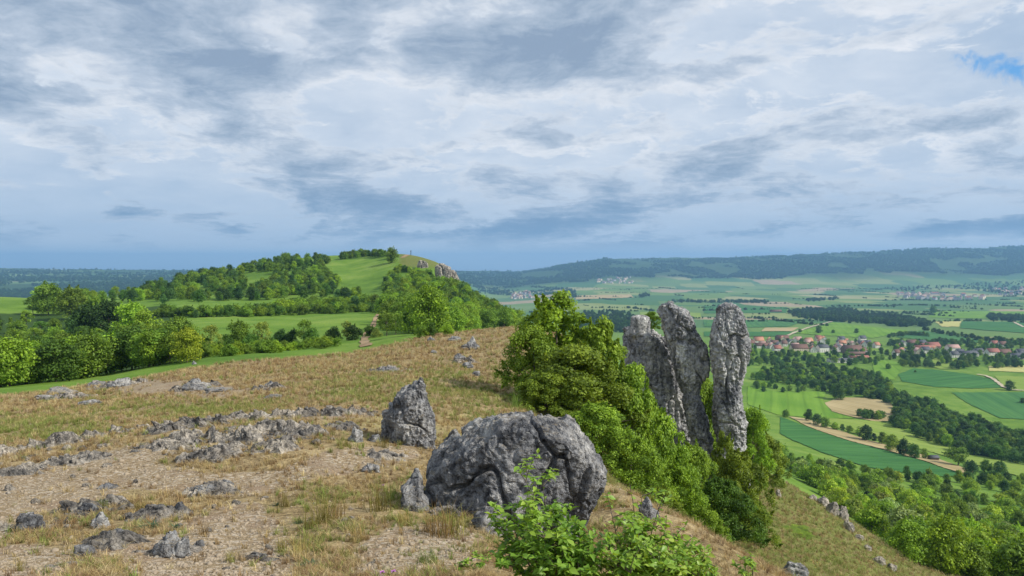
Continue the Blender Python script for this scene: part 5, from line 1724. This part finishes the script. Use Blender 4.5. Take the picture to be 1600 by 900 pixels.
def green_patch(px, py):
    g = np.zeros(len(px))
    for cx, cy, rx, ry in ((760, 620, 70, 40), (560, 610, 90, 22), (60, 670, 120, 20), (300, 640, 140, 14), (560, 700, 60, 14), (500, 805, 60, 40), (690, 860, 50, 40), (640, 800, 60, 40), (940, 770, 40, 50), (800, 610, 60, 50), (470, 530, 120, 14), (700, 600, 60, 30)):
        g = np.maximum(g, np.exp(-((px - cx) / rx) ** 2 - ((py - cy) / ry) ** 2))
    return g


def grass_layer():
    PP, SS, II = [], [], []
    for n, y0, y1, u0, u1, sd in ((58000, 4.6, 150, -0.8, 0.16, 5), (16000, 4.6, 40, 0.0, 0.75, 6), (16000, 24, 140, 0.14, 0.75, 7)):
        x, y, z, r = sow(n, y0, y1, u0, u1, sd)
        px, py = to_px(x, y, z)
        edge = np.interp(px, *BROWN_EDGE) * (1 + 0.25 * fbm(x / 14, y / 14, 0.0, 3, 31))
        bare = bare_mask(px + 14 * r.normal(size=n), py + 5 * r.normal(size=n), y)
        patchy = fbm(x / 1.6, y / 1.6, 0.0, 3, 71)
        ledge = (in_poly(px, py, AREA[0]) | in_poly(px, py, AREA[1])) & (y < 40)
        keep = r.random(n) > np.where(bare, 0.965, np.where(ledge, 0.40,  np.where(y < 22, np.clip(0.46 - 1.5 * patchy, 0.06, 0.97), 0.12)))
        if sd != 7:
            keep &= y < edge * 1.02
        g = green_patch(px, py)
        if sd == 7:
            g = np.maximum(g, 0.55)
        isg = r.random(n) < np.clip(g * 0.75 + 0.03 + 0.4 * fbm(x / 5, y / 5, 0.4, 2, 73), 0.02, 0.9)
        idx = np.where(isg, NS + r.integers(0, NM, n), r.integers(0, NS, n))
        s = np.clip(0.045 + 0.0040 * y, 0, 0.40) * r.uniform(0.55, 1.35, n) * np.where(isg, 1.15, 1.0)
        PP.append(np.stack([x, y, z], 1)[keep])
        SS.append(np.stack([s * 1.25, s * 1.25, s], 1)[keep])
        II.append(idx[keep])
    scatter('dry_grass', np.concatenate(PP), np.concatenate(SS), C_GRASS, NS + NM, 'short dry grass growing over the stony hilltop and slopes', 'grass', idx=np.concatenate(II))


grass_layer()
M_PEB = mat_plain('pale_limestone_chips', (0.19, 0.15, 0.105), (0.42, 0.355, 0.27), 9.0)
pb = []
for k in range(4):
    me = lump(300 + k, 0.6, 2, 7, 0.7)
    me.materials.clear()
    me.materials.append(M_PEB)
    pb.append((me, (0.5, 0.5, 0.5)))
C_PEB = proto_coll(pb, 'limestone_chips')
x, y, z, r_ = sow(70000, 4.6, 34, -0.8, 0.25, 9)
px, py = to_px(x, y, z)
b = bare_mask(px + 10 * r_.normal(size=len(px)), py + 4 * r_.normal(size=len(px)), y)
keep = r_.random(len(x)) < np.where(b, 0.72, 0.10)
s = np.clip(np.exp(r_.normal(math.log(0.021), 0.55, len(x))), 0.008, 0.10) * (0.6 + y / 22)
scatter('gravel', np.stack([x, y, z + 0.1 * s], 1)[keep], s[keep], C_PEB, 4, 'pale limestone chips strewn over the bare path', 'gravel')

# taller tufts that stand out in the foreground
BIG = [tuft_mesh(60 + k, 90, 1.0, 0.75, 0.007, 0.6) for k in range(3)]


def big_tuft(px, py, hpx, col, label, wid=1.0):
    p = spot(px, py)
    h = hpx * p[1] / F
    e = obj('grass_tuft', BIG[random.randrange(3)], loc=(p[0], p[1], p[2] - 0.01))
    e.scale = (h * wid, h * wid, h)
    e.rotation_euler = (0, 0, random.uniform(0, 6.28))
    e.color = col + (1,)
    tag(e, label, 'grass tuft')


DRYT, OLV, GRN, SAGE = (0.33, 0.245, 0.095), (0.235, 0.215, 0.06), (0.165, 0.235, 0.05), (0.10, 0.17, 0.10)
for a in [
    (690, 838, 66, DRYT, 'tall brown grass tuft in front of the largest boulder'), (708, 834, 58, OLV, 'olive grass tuft beside the tall brown tuft'), (668, 832, 40, DRYT, 'short brown tuft left of the tall brown tuft'),
    (505, 818, 56, OLV, 'large olive tuft in the middle foreground'), (524, 812, 46, DRYT, 'brown tuft right of the large olive tuft'), (484, 826, 44, OLV, 'olive tuft left of the large olive tuft'),
    (592, 800, 56, OLV, 'upright tuft below the dark furrowed block'), (612, 782, 40, GRN, 'green tuft at the foot of the dark furrowed block'), (632, 820, 36, DRYT, 'thin brown tuft in open soil before the boulder'),
    (676, 888, 40, GRN, 'fresh green tuft at the bottom of the foreground'), (660, 884, 34, GRN, 'second fresh green tuft at the bottom'), (360, 880, 28, OLV, 'small olive tuft beside the bare ground'),
    (445, 790, 36, OLV, 'olive tuft at the edge of the gravel'), (470, 870, 40, DRYT, 'brown tuft low in the foreground'), (440, 862, 34, OLV, 'olive tuft by the lower gravel patch'),
    (318, 838, 30, DRYT, 'brown tuft beside the mossy overgrown rock'), (218, 800, 28, OLV, 'small tuft between the path rocks'), (160, 796, 26, GRN, 'green tuft behind the broken rock'),
    (560, 846, 40, DRYT, 'wispy brown tuft in the soil patch'), (735, 800, 30, OLV, 'tuft between the largest boulder and its foot rock'), (690, 775, 40, OLV, 'tuft growing in the gap between block and boulder'),
    (925, 800, 34, OLV, 'tuft under the right side of the largest boulder'), (955, 790, 30, DRYT, 'brown tuft on the near slope by the boulder'), (745, 690, 26, GRN, 'green tuft between the pointed outcrop and the boulder'),
    (600, 700, 24, OLV, 'tuft at the foot of the pointed outcrop'), (540, 700, 20, OLV, 'tuft beside the small pale rock'), (700, 690, 24, OLV, 'tuft behind the left shoulder of the boulder'),
    (770, 655, 26, GRN, 'tall grass behind the crest of the largest boulder'), (805, 640, 30, GRN, 'tall grass at the foot of the leftmost bush'), (30, 892, 26, OLV, 'tuft in the lower left corner'),
]:
    big_tuft(*a)
# low herbs, grey green cushions
CUSH = tuft_mesh(80, 60, 1.0, 1.2, 0.05, 0.8)
for x0, y0, w0, lab in [(318, 716, 22, 'dark green herb cushion on the outcrop band'), (240, 826, 40, 'grey green herb cushion by the path rocks'), (275, 826, 30, 'second grey green cushion beside the first'), (488, 882, 34, 'grey green cushion in the lower foreground'),
                        (434, 788, 18, 'tiny herb cushion near the gravel edge'), (470, 818, 18, 'tiny herb cushion below the olive tufts')]:
    p = spot(x0, y0)
    e = obj('herb_cushion', CUSH, loc=tuple(p))
    w = w0 * p[1] / F
    e.scale = (w * 0.5, w * 0.5, w * 0.38)
    e.color = SAGE + (1,)
    tag(e, lab, 'herb')

# ------------------------------------------------------------------ leafy shrub in the foreground
def mat_near_leaf():
    m, t = new_mat('fresh_shrub_leaf')
    oi = t.n('ShaderNodeObjectInfo')
    P = t.n('ShaderNodeNewGeometry').outputs['Position']
    at = attr_node(t, 'tint')
    f = t.math('ADD', t.math('MULTIPLY', at.outputs['Fac'], 0.6), t.math('MULTIPLY', oi.outputs['Random'], 0.4))
    c = t.ramp(f, [(0.0, (0.12, 0.25, 0.030)), (0.45, (0.23, 0.40, 0.045)), (0.8, (0.35, 0.49, 0.065)), (1.0, (0.46, 0.50, 0.10))])
    c = t.mix(t.mapr(t.noise(P, 40, 4, 0.6), 0.3, 0.7, 0, 0.35), c, (0.05, 0.12, 0.02))
    out = t.n('ShaderNodeOutputMaterial')
    d = t.n('ShaderNodeBsdfPrincipled')
    t.link(c, d.inputs['Base Color'])
    d.inputs['Roughness'].default_value = 0.42
    d.inputs['Specular IOR Level'].default_value = 0.35
    tr = t.n('ShaderNodeBsdfTranslucent')
    t.link(t.mix(1.0, c, (1.3, 1.2, 0.5), 'MULTIPLY'), tr.inputs['Color'])
    mx = t.n('ShaderNodeMixShader')
    mx.inputs[0].default_value = 0.35
    t.link(d.outputs[0], mx.inputs[1])
    t.link(tr.outputs[0], mx.inputs[2])
    t.link(mx.outputs[0], out.inputs['Surface'])
    return m


NLEAF = mat_near_leaf()


def leaf_blade(L, W, fold, bend):
    """pointed oval leaf, folded along the midrib and bent down, base at the origin, along +X"""
    prof = [(0.0, 0.03), (0.12, 0.28), (0.30, 0.46), (0.52, 0.50), (0.74, 0.36), (0.90, 0.16), (1.0, 0.01)]
    V, Q = [], []
    for s, w in prof:
        z = -bend * L * s * s
        ser = 1.0 + 0.08 * math.sin(s * 40)
        V += [(s * L, -w * W * ser, z + fold * w * W), (s * L, 0, z), (s * L, w * W * ser, z + fold * w * W)]
    for i in range(len(prof) - 1):
        a = i * 3
        Q += [(a, a + 3, a + 4, a + 1), (a + 1, a + 4, a + 5, a + 2)]
    return np.array(V, float), np.array(Q)


LEAFV = [leaf_blade(1.0, 0.52, 0.35, 0.25), leaf_blade(1.0, 0.46, 0.5, 0.45), leaf_blade(1.0, 0.58, 0.2, 0.15), leaf_blade(1.0, 0.40, 0.6, 0.6)]
LEAF_ME = []
for v, q in LEAFV:
    me = mesh_np('leaf', v, q, True, [NLEAF])
    attr(me, 'tint', np.full(len(v), 0.6))
    LEAF_ME.append(me)


def leafy_shrub(base_px, base_y, dist, shoots, label, seed, leaf=0.07, n_parts=230, stem_r=0.009):
    r = np.random.default_rng(seed)
    bx, by, _ = ray(base_px, base_y, dist)
    root = np.array([float(bx), float(by), float(H(bx, by)) - 0.03])
    e = obj('leafy_shrub', None, loc=tuple(root))
    tag(e, label, 'shrub')
    tubes, L = [], []

    def shoot(a, b, rad, leaves, ln):
        mid = (a + b) / 2 + np.array([r.normal() * 0.04, r.normal() * 0.04, 0.05 * np.linalg.norm(b - a)])
        ts = np.linspace(0, 1, 7)[:, None]
        pts = (1 - ts) ** 2 * a + 2 * ts * (1 - ts) * mid + ts ** 2 * b
        tubes.append(tube(pts, list(rad * (1 - 0.75 * ts[:, 0])), 5))
        for k in range(leaves):
            s = 0.30 + 0.70 * (k + r.uniform(0, 0.8)) / leaves
            s = min(s, 1.0)
            p = (1 - s) ** 2 * a + 2 * s * (1 - s) * mid + s ** 2 * b
            az = k * 2.4 + r.normal() * 0.4
            el = r.uniform(-0.25, 0.75) + 0.5 * (s > 0.9)
            L.append((p, az, el, r.normal() * 0.45, ln * r.uniform(0.65, 1.25) * (1.0 if s < 0.93 else 0.75)))
        return pts
    for tx, ty, td, nsub in shoots:
        tip = np.array([float(c) for c in ray(tx, ty, td)]) - root
        a = np.array([r.normal() * 0.05, r.normal() * 0.05, 0.0])
        pts = shoot(a, tip, stem_r, 14, leaf)
        for k in range(int(nsub * 2.7)):
            i = r.integers(2, 7)
            st = pts[i]
            ln = np.linalg.norm(tip) * r.uniform(0.13, 0.30)
            d = np.array([r.normal() * 0.8, r.normal() * 0.8, r.uniform(0.2, 0.9)])
            d /= np.linalg.norm(d)
            shoot(st, st + d * ln, stem_r * 0.45, int(r.integers(9, 15)), leaf)
    v, q = join(tubes)
    obj('stem', mesh_np('stem', v, q, True, [BARK]), e)
    # leaves nearest the tips and the viewer are single leaves, the rest one mass
    order = sorted(range(len(L)), key=lambda i: -(L[i][0][2] - 0.35 * L[i][0][1]))
    V, Q, T, n = [], [], [], 0
    for rank, i in enumerate(order):
        p, az, el, roll, ln = L[i]
        rot = Euler((roll, -el, az), 'XYZ')
        k = int(r.integers(4))
        if rank < n_parts:
            lf = obj('leaf', LEAF_ME[k], e, loc=tuple(p))
            lf.rotation_euler = rot
            lf.scale = (ln, ln, ln)
        else:
            M = np.array(rot.to_matrix())
            lv, lq = LEAFV[k]
            V.append(lv * ln @ M.T + p)
            Q.append(lq + n)
            T.append(np.full(len(lv), r.uniform(0, 1)))
            n += len(lv)
    if V:
        me = mesh_np('foliage', np.concatenate(V), np.concatenate(Q), True, [NLEAF])
        attr(me, 'tint', np.concatenate(T))
        f = obj('foliage', me, e)
        f['kind'] = 'stuff'
    return e


leafy_shrub(880, 1010, 5.3, [(822, 752, 5.2, 2), (848, 760, 5.2, 3), (800, 800, 5.1, 4), (868, 806, 5.3, 6), (892, 826, 5.2, 6), (832, 810, 5.0, 9), (850, 840, 4.9, 9), (812, 850, 5.0, 7), (880, 860, 4.9, 8), (905, 845, 5.1, 7), (770, 800, 5.3, 4), (790, 830, 5.1, 6), (775, 865, 5.0, 6), (835, 875, 4.8, 9), (870, 885, 4.8, 9), (918, 868, 5.0, 8), (938, 885, 4.9, 8), (905, 892, 4.8, 9), (800, 885, 4.9, 8), (850, 858, 5.1, 8)],
            'bright leafy shrub at the bottom in front of the largest boulder', 3, 0.058, 290)
leafy_shrub(1000, 1040, 5.4, [(984, 756, 5.4, 1), (1003, 775, 5.4, 2), (1040, 768, 5.5, 1), (957, 808, 5.3, 4), (985, 820, 5.2, 7), (1010, 830, 5.2, 7), (950, 850, 5.1, 7), (1035, 845, 5.2, 7), (1000, 865, 5.0, 8), (965, 885, 4.9, 8), (1030, 880, 4.9, 8), (925, 870, 5.0, 7), (1060, 870, 5.1, 7), (985, 850, 5.1, 8), (1015, 852, 5.2, 8), (1045, 892, 4.9, 8), (985, 895, 4.8, 8)],
            'thinner leafy shrub with upright twigs beside the bright shrub', 4, 0.054, 260)
leafy_shrub(1085, 1040, 5.6, [(1050, 850, 5.4, 6), (1075, 860, 5.5, 7), (1100, 868, 5.5, 6), (1090, 885, 5.3, 7), (1060, 890, 5.2, 7), (1118, 885, 5.5, 5)],
            'low leafy shrub right of the upright twigs', 5, 0.05, 160)
leafy_shrub(1190, 1040, 6.2, [(1165, 880, 6.2, 3), (1175, 888, 6.2, 3)], 'small sprig at the bottom of the near slope', 6, 0.045, 30)
leafy_shrub(725, 960, 6.6, [(745, 868, 6.6, 3), (762, 878, 6.6, 3), (728, 885, 6.6, 3)], 'small green seedling left of the bright shrub', 8, 0.04, 40, 0.004)

# ------------------------------------------------------------------ flowers
def flower(px, py, hpx, mat, label, heads, lift=0.0):
    p = spot(px, py)
    h = hpx * p[1] / F
    e = obj('flower', None, loc=tuple(p))
    tag(e, label, 'flower')
    r = np.random.default_rng(int(px))
    st = []
    for k in range(heads):
        tip = np.array([r.normal() * 0.25 * h, r.normal() * 0.2 * h, h * r.uniform(0.75, 1.0)])
        st.append(tube([(0, 0, -0.02), tip * np.array([0.4, 0.4, 0.55]), tip], [0.0035, 0.003, 0.002], 5))
        V, Q, n = [], [], 0
        for j in range(12):
            a = j * 2.4
            el = 0.25 + 0.9 * (j % 3) / 3
            M = np.array(Euler((0, -el, a)).to_matrix())
            lv, lq = LEAFV[j % 4]
            s = 0.026
            V.append(lv * s @ M.T)
            Q.append(lq + n)
            n += len(lv)
        hd = obj('bloom', mesh_np('bloom', np.concatenate(V), np.concatenate(Q), True, [mat]), e, loc=tuple(tip))
    v, q = join(st)
    obj('stem', mesh_np('stem', v, q, True, [M_STEM]), e)


M_STEM = mat_plain('herb_stem', (0.08, 0.15, 0.03), (0.14, 0.22, 0.05), 20)
M_PINK = mat_plain('mauve_petal', (0.42, 0.13, 0.44), (0.55, 0.24, 0.56), 30)
M_YEL = mat_plain('yellow_petal', (0.62, 0.47, 0.03), (0.72, 0.58, 0.06), 30)
flower(604, 908, 16, M_PINK, 'mauve thistle like flower at the bottom of the foreground', 2)
flower(600, 768, 12, M_PINK, 'small mauve flower by the dark furrowed block', 1)
flower(1266, 905, 26, M_YEL, 'yellow flowering herb at the lower edge of the slope', 4)

# ------------------------------------------------------------------ village
WALLS = [mat_plain('white_render', (0.62, 0.60, 0.56), (0.74, 0.72, 0.68), 0.8), mat_plain('cream_render', (0.58, 0.50, 0.38), (0.68, 0.60, 0.47), 0.8), mat_plain('grey_render', (0.36, 0.36, 0.37), (0.46, 0.46, 0.47), 0.8),
         mat_plain('weathered_board', (0.14, 0.10, 0.075), (0.22, 0.17, 0.13), 2.0)]
ROOFS = {'orange': mat_plain('orange_tile', (0.36, 0.175, 0.11), (0.48, 0.25, 0.165), 1.2), 'red': mat_plain('red_tile', (0.24, 0.10, 0.08), (0.33, 0.15, 0.115), 1.2), 'brown': mat_plain('brown_tile', (0.12, 0.07, 0.055), (0.19, 0.115, 0.09), 1.2),
         'slate': mat_plain('dark_slate', (0.07, 0.075, 0.085), (0.12, 0.125, 0.14), 1.2), 'pink': mat_plain('faded_red_tile', (0.36, 0.23, 0.20), (0.46, 0.31, 0.27), 1.2)}
GLASS = mat_plain('dark_window_glass', (0.03, 0.035, 0.045), (0.06, 0.07, 0.085), 1.0, 0.15)
WOOD = mat_plain('door_timber', (0.10, 0.055, 0.03), (0.16, 0.09, 0.05), 3.0)


def box(x0, x1, y0, y1, z0, z1):
    V = np.array([(x, y, z) for z in (z0, z1) for x, y in ((x0, y0), (x1, y0), (x1, y1), (x0, y1))], float)
    Q = np.array([(3, 2, 1, 0), (4, 5, 6, 7), (0, 1, 5, 4), (1, 2, 6, 5), (2, 3, 7, 6), (3, 0, 4, 7)])
    return V, Q


WIN = mesh_np('window', *box(-0.5, 0.5, -0.06, 0.06, -0.65, 0.65), mats=[GLASS])
DOOR = mesh_np('door', *box(-0.55, 0.55, -0.06, 0.06, 0, 2.1), mats=[WOOD])


def gable_wall(L, W, h, hr):
    a, b = L / 2, W / 2
    bm = bmesh.new()
    f0 = [bm.verts.new(p) for p in ((-a, -b, -2), (-a, b, -2), (-a, b, h), (-a, 0, h + hr), (-a, -b, h))]
    f1 = [bm.verts.new((a, v.co.y, v.co.z)) for v in f0]
    bm.faces.new(f0[::-1])
    bm.faces.new(f1)
    for k in range(5):
        bm.faces.new((f0[k], f0[(k + 1) % 5], f1[(k + 1) % 5], f1[k]))
    bmesh.ops.recalc_face_normals(bm, faces=bm.faces)
    me = bpy.data.meshes.new('wall')
    bm.to_mesh(me)
    bm.free()
    return me


def gable_roof(L, W, h, hr, over=0.6, th=0.35):
    a, b = L / 2 + over, W / 2
    k = hr / b
    e = b + over
    parts = []
    for s in (-1, 1):
        z0 = h - over * k
        V = np.array([(x, y, z) for x in (-a, a) for y, z in ((s * e, z0 + 0.02), (0, h + hr + 0.02), (0, h + hr + th), (s * e, z0 + th))], float)
        Q = np.array([(0, 1, 2, 3), (7, 6, 5, 4), (0, 4, 5, 1), (1, 5, 6, 2), (2, 6, 7, 3), (3, 7, 4, 0)])
        parts.append((V, Q if s > 0 else Q[:, ::-1]))
    v, q = join(parts)
    return mesh_np('roof', v, q)


def house(px, py, L, W, h, hr, rz, wall, roof, label, group=None, cat='house', full=True, ymin=700, ymax=3000, name='house'):
    if cat != 'hut':
        L, W, h, hr = L * 1.3, W * 1.25, h * 1.15, hr * 1.2
    p = spot(px, py, ymin=ymin, ymax=ymax)
    e = obj(name, None, loc=tuple(p))
    e.rotation_euler = (0, 0, R(rz))
    tag(e, label, cat, group)
    wm = gable_wall(L, W, h, hr)
    wm.materials.append(WALLS[wall])
    obj('wall', wm, e)
    rm = gable_roof(L, W, h, hr)
    rm.materials.append(ROOFS[roof])
    ro = obj('roof', rm, e)
    if full:
        v, q = box(-0.45, 0.45, -0.45, 0.45, 0, 2.2)
        ch = obj('chimney', mesh_np('chimney', v, q, mats=[WALLS[2]]), ro, loc=(L * 0.22, W * 0.12, h + hr * 0.6))
        for z in ([1.6, 4.3] if h > 5 else [1.6]):
            n = max(2, int(L / 3.4))
            for s in (-1, 1):
                for k in range(n):
                    wn = obj('window', WIN, e, loc=(-L / 2 + (k + 0.5) * L / n, s * W / 2, z))
            for s in (-1, 1):
                for yy in (-W * 0.22, W * 0.22):
                    wn = obj('window', WIN, e, loc=(s * L / 2, yy, z))
                    wn.rotation_euler = (0, 0, R(90))
        d = obj('door', DOOR, e, loc=(0.4, -W / 2, -0.1))
    return e


VILLAGE = [
    (1172, 541, 13, 10, 5.5, 5, 15, 0, 'brown', 'white house half hidden behind the needle'), (1185, 536, 15, 10, 5, 6, 8, 0, 'orange', 'house with bright orange roof at the village edge nearest the needle'),
    (1190, 544, 22, 9, 4.5, 4, 5, 0, 'brown', 'long white farm wing below the bright orange roof'), (1203, 536, 11, 9, 5.5, 5, 80, 1, 'orange', 'gabled cream house right of the bright orange roof'),
    (1206, 545, 12, 9, 5, 5, 85, 0, 'pink', 'white gabled house with faded roof before the dark gable'), (1217, 545, 11, 10, 5, 6, 90, 1, 'slate', 'cream house with steep dark gable'),
    (1222, 533, 20, 11, 5, 6, 4, 3, 'brown', 'large brown roofed barn at the back of the village'), (1236, 539, 11, 9, 6, 4, 85, 0, 'slate', 'narrow white house beside the large brown barn'),
    (1246, 535, 12, 9, 5.5, 5, 10, 0, 'pink', 'white house with faded roof behind the wide dark roof'), (1248, 548, 24, 12, 4.5, 6, 5, 1, 'brown', 'farmhouse with wide dark brown roof in the village middle'),
    (1263, 537, 12, 10, 5, 5.5, 12, 1, 'orange', 'house with orange roof right of the wide dark roof'), (1270, 545, 11, 9, 5, 4.5, 80, 0, 'brown', 'small gabled house below the orange roof'),
    (1283, 538, 11, 10, 6.5, 5.5, 85, 0, 'orange', 'white gabled house with orange roof above the white block'), (1285, 550, 15, 11, 8, 4, 10, 0, 'slate', 'tall white house block at the front of the village'),
    (1312, 538, 12, 9, 5, 5, 80, 0, 'slate', 'white gabled house with slate roof behind the big barn'), (1324, 538, 11, 9, 5, 5, 85, 1, 'orange', 'small orange gabled house behind the big barn'),
    (1300, 547, 14, 8, 4, 3, 5, 0, 'slate', 'low white outbuilding left of the big barn'), (1331, 551, 26, 15, 5, 7, 3, 3, 'brown', 'biggest barn with long brown roof'),
    (1336, 556, 30, 11, 4, 2.4, 3, 3, 'brown', 'low cattle shed in front of the biggest barn'), (1341, 562, 26, 10, 4, 2.4, 3, 2, 'red', 'second low shed stepped below the cattle shed'),
    (1310, 566, 26, 12, 4.2, 1.6, 3, 0, 'slate', 'open pale shed with flat roof at the village front'), (1345, 541, 13, 9, 5, 5, 10, 1, 'slate', 'slate roofed house right of the biggest barn'),
    (1358, 541, 12, 9, 5, 5, 70, 1, 'slate', 'gabled slate house at the end of the village row'), (1168, 562, 10, 9, 5, 4.5, 80, 0, 'orange', 'white cottage with orange roof peeping past the needle'),
    (1348, 551, 11, 8, 4.5, 4, 30, 2, 'brown', 'grey cottage between trees right of the cattle shed'), (1412, 541, 12, 9, 5, 4.5, 85, 0, 'slate', 'white gabled house left of the red barns'),
    (1424, 539, 16, 10, 4.5, 5, 8, 3, 'brown', 'dark barn left of the red barns'), (1442, 549, 26, 12, 4.5, 5.5, 5, 1, 'red', 'long barn with dull red roof'), (1456, 545, 20, 13, 5, 6, 5, 3, 'red', 'tall barn with dark red roof behind the long barn'),
    (1460, 549, 12, 9, 4.5, 5, 85, 1, 'orange', 'cream gabled house in front of the red barns'), (1488, 550, 17, 11, 7.5, 4.5, 5, 0, 'pink', 'two storey white house with faded red roof'),
    (1512, 556, 24, 12, 4.5, 3.5, 3, 0, 'slate', 'wide grey roofed hall'), (1528, 553, 13, 9, 4.5, 4, 10, 2, 'slate', 'small slate roofed house behind the grey hall'), (1550, 555, 16, 11, 5.5, 5, 5, 0, 'red', 'white house with red roof near the picture edge'),
    (1566, 555, 20, 11, 4.5, 5, 3, 3, 'brown', 'brown barn adjoining the red roofed white house'), (1588, 561, 16, 11, 4.5, 4, 8, 0, 'slate', 'pale house with grey roof by the picture edge'), (1600, 560, 14, 10, 5, 4.5, 80, 0, 'slate', 'gabled house cut by the picture edge'),
    (1440, 540, 13, 9, 4.5, 5, 12, 2, 'slate', 'grey house behind the long barn'),
]
for a in VILLAGE:
    cat = 'barn' if 'barn' in a[9].split(' with')[0] and 'house' not in a[9].split()[0:3] else ('shed' if ' shed' in a[9] else 'house')
    house(*a[:9], a[9], None, cat, True, 800, 2500, {'barn': 'barn', 'shed': 'shed', 'house': 'house'}[cat])
rv = random.Random(9)
k = 0
while k < 34:
    hx, hy = (rv.uniform(1166, 1372), rv.uniform(531, 552)) if k < 22 else (rv.uniform(1395, 1600), rv.uniform(540, 560))
    rf = rv.choice(['orange', 'pink', 'brown', 'slate', 'red'])
    house(hx, hy, rv.uniform(8, 12), rv.uniform(7, 9), rv.uniform(4.5, 6), rv.uniform(4, 5), rv.choice([5, 85]) + rv.uniform(-8, 8), rv.choice([0, 0, 1]), rf,
          'small %s roofed house half hidden among the village trees' % {'orange': 'orange', 'pink': 'faded pink', 'brown': 'brown', 'slate': 'slate grey', 'red': 'dull red'}[rf], 'small houses among the village trees', 'house', True, 800, 2500)
    k += 1
house(1458, 719, 6.5, 4.5, 2.6, 1.2, 6, 3, 'slate', 'small dark wooden hut beside the row of orchard trees', None, 'hut', False, 300, 1200, 'hut')
house(1212, 488, 34, 14, 5, 4, 3, 3, 'brown', 'lone brown farm building in the far green fields', None, 'barn', False, 1500, 5000, 'barn')

FARH = []
for k in range(4):
    roofc = ('pink', 'red', 'brown', 'slate')[k]
    v1, q1 = box(-6, 6, -4.5, 4.5, -2, 5)
    v2, q2 = gable_roof(12, 9, 5, 4.5)if False else (None, None)
    wm = gable_wall(13, 9.5, 6.5, 3.6)
    wm.materials.append(WALLS[1 + k % 2])
    wm.materials.append(ROOFS[roofc])
    for f in wm.polygons:
        if f.normal.z > 0.2:
            f.material_index = 1
    FARH.append(wm)


def far_town(poly, n, ymin, ymax, label, group, seed):
    a = np.array(poly, float)
    r = np.random.default_rng(seed)
    k = 0
    while k < n:
        x, y = r.uniform(a[:, 0].min(), a[:, 0].max()), r.uniform(a[:, 1].min(), a[:, 1].max())
        if not in_poly(np.array(x), np.array(y), poly):
            continue
        p = spot(x, y, ymin=ymin, ymax=ymax)
        o = obj('house', FARH[int(r.integers(4))], loc=tuple(p))
        o.rotation_euler = (0, 0, r.uniform(0, 3.14))
        s = r.uniform(0.9, 1.5) * (1.0 if ymax < 7500 else 1.35)
        o.scale = (s, s, s)
        tag(o, label, 'house', group)
        k += 1


far_town([(1400, 459), (1470, 459), (1540, 464), (1540, 470), (1480, 470), (1400, 466)], 62, 3000, 7500, 'tiny pale house of the village at the foot of the far ridge', 'houses of the ridge foot village', 1)
far_town([(1540, 452), (1620, 450), (1620, 462), (1545, 462)], 22, 3000, 8500, 'tiny house of the hamlet near the picture edge under the ridge', 'houses of the hamlet under the ridge', 2)
far_town([(935, 436), (985, 434), (1000, 442), (960, 444), (930, 442)], 40, 4500, 9500, 'speck like house of the farthest village under the long ridge', 'houses of the farthest village', 3)
far_town([(796, 458), (826, 456), (830, 466), (800, 468)], 46, 2500, 9000, 'tiny house of the small town behind the wooded flank', 'houses of the small town', 4)

# ------------------------------------------------------------------ cross on the far summit
M_POST = mat_plain('dark_cross_timber', (0.035, 0.03, 0.028), (0.07, 0.06, 0.055), 4)
p = spot(642, 395, ymin=500, ymax=790)
e = obj('summit_cross', None, loc=(float(ray(642, 395, p[1])[0]), p[1], p[2]))
tag(e, 'dark timber cross standing on the far summit', 'cross')
obj('post', mesh_np('post', *box(-0.28, 0.28, -0.28, 0.28, -0.6, 6.2), mats=[M_POST]), e)
cb = obj('crossbar', mesh_np('crossbar', *box(-0.95, 0.95, -0.16, 0.16, -0.2, 0.2), mats=[M_POST]), e, loc=(0, -0.30, 4.9))
cb.rotation_euler = (0, 0, R(70))
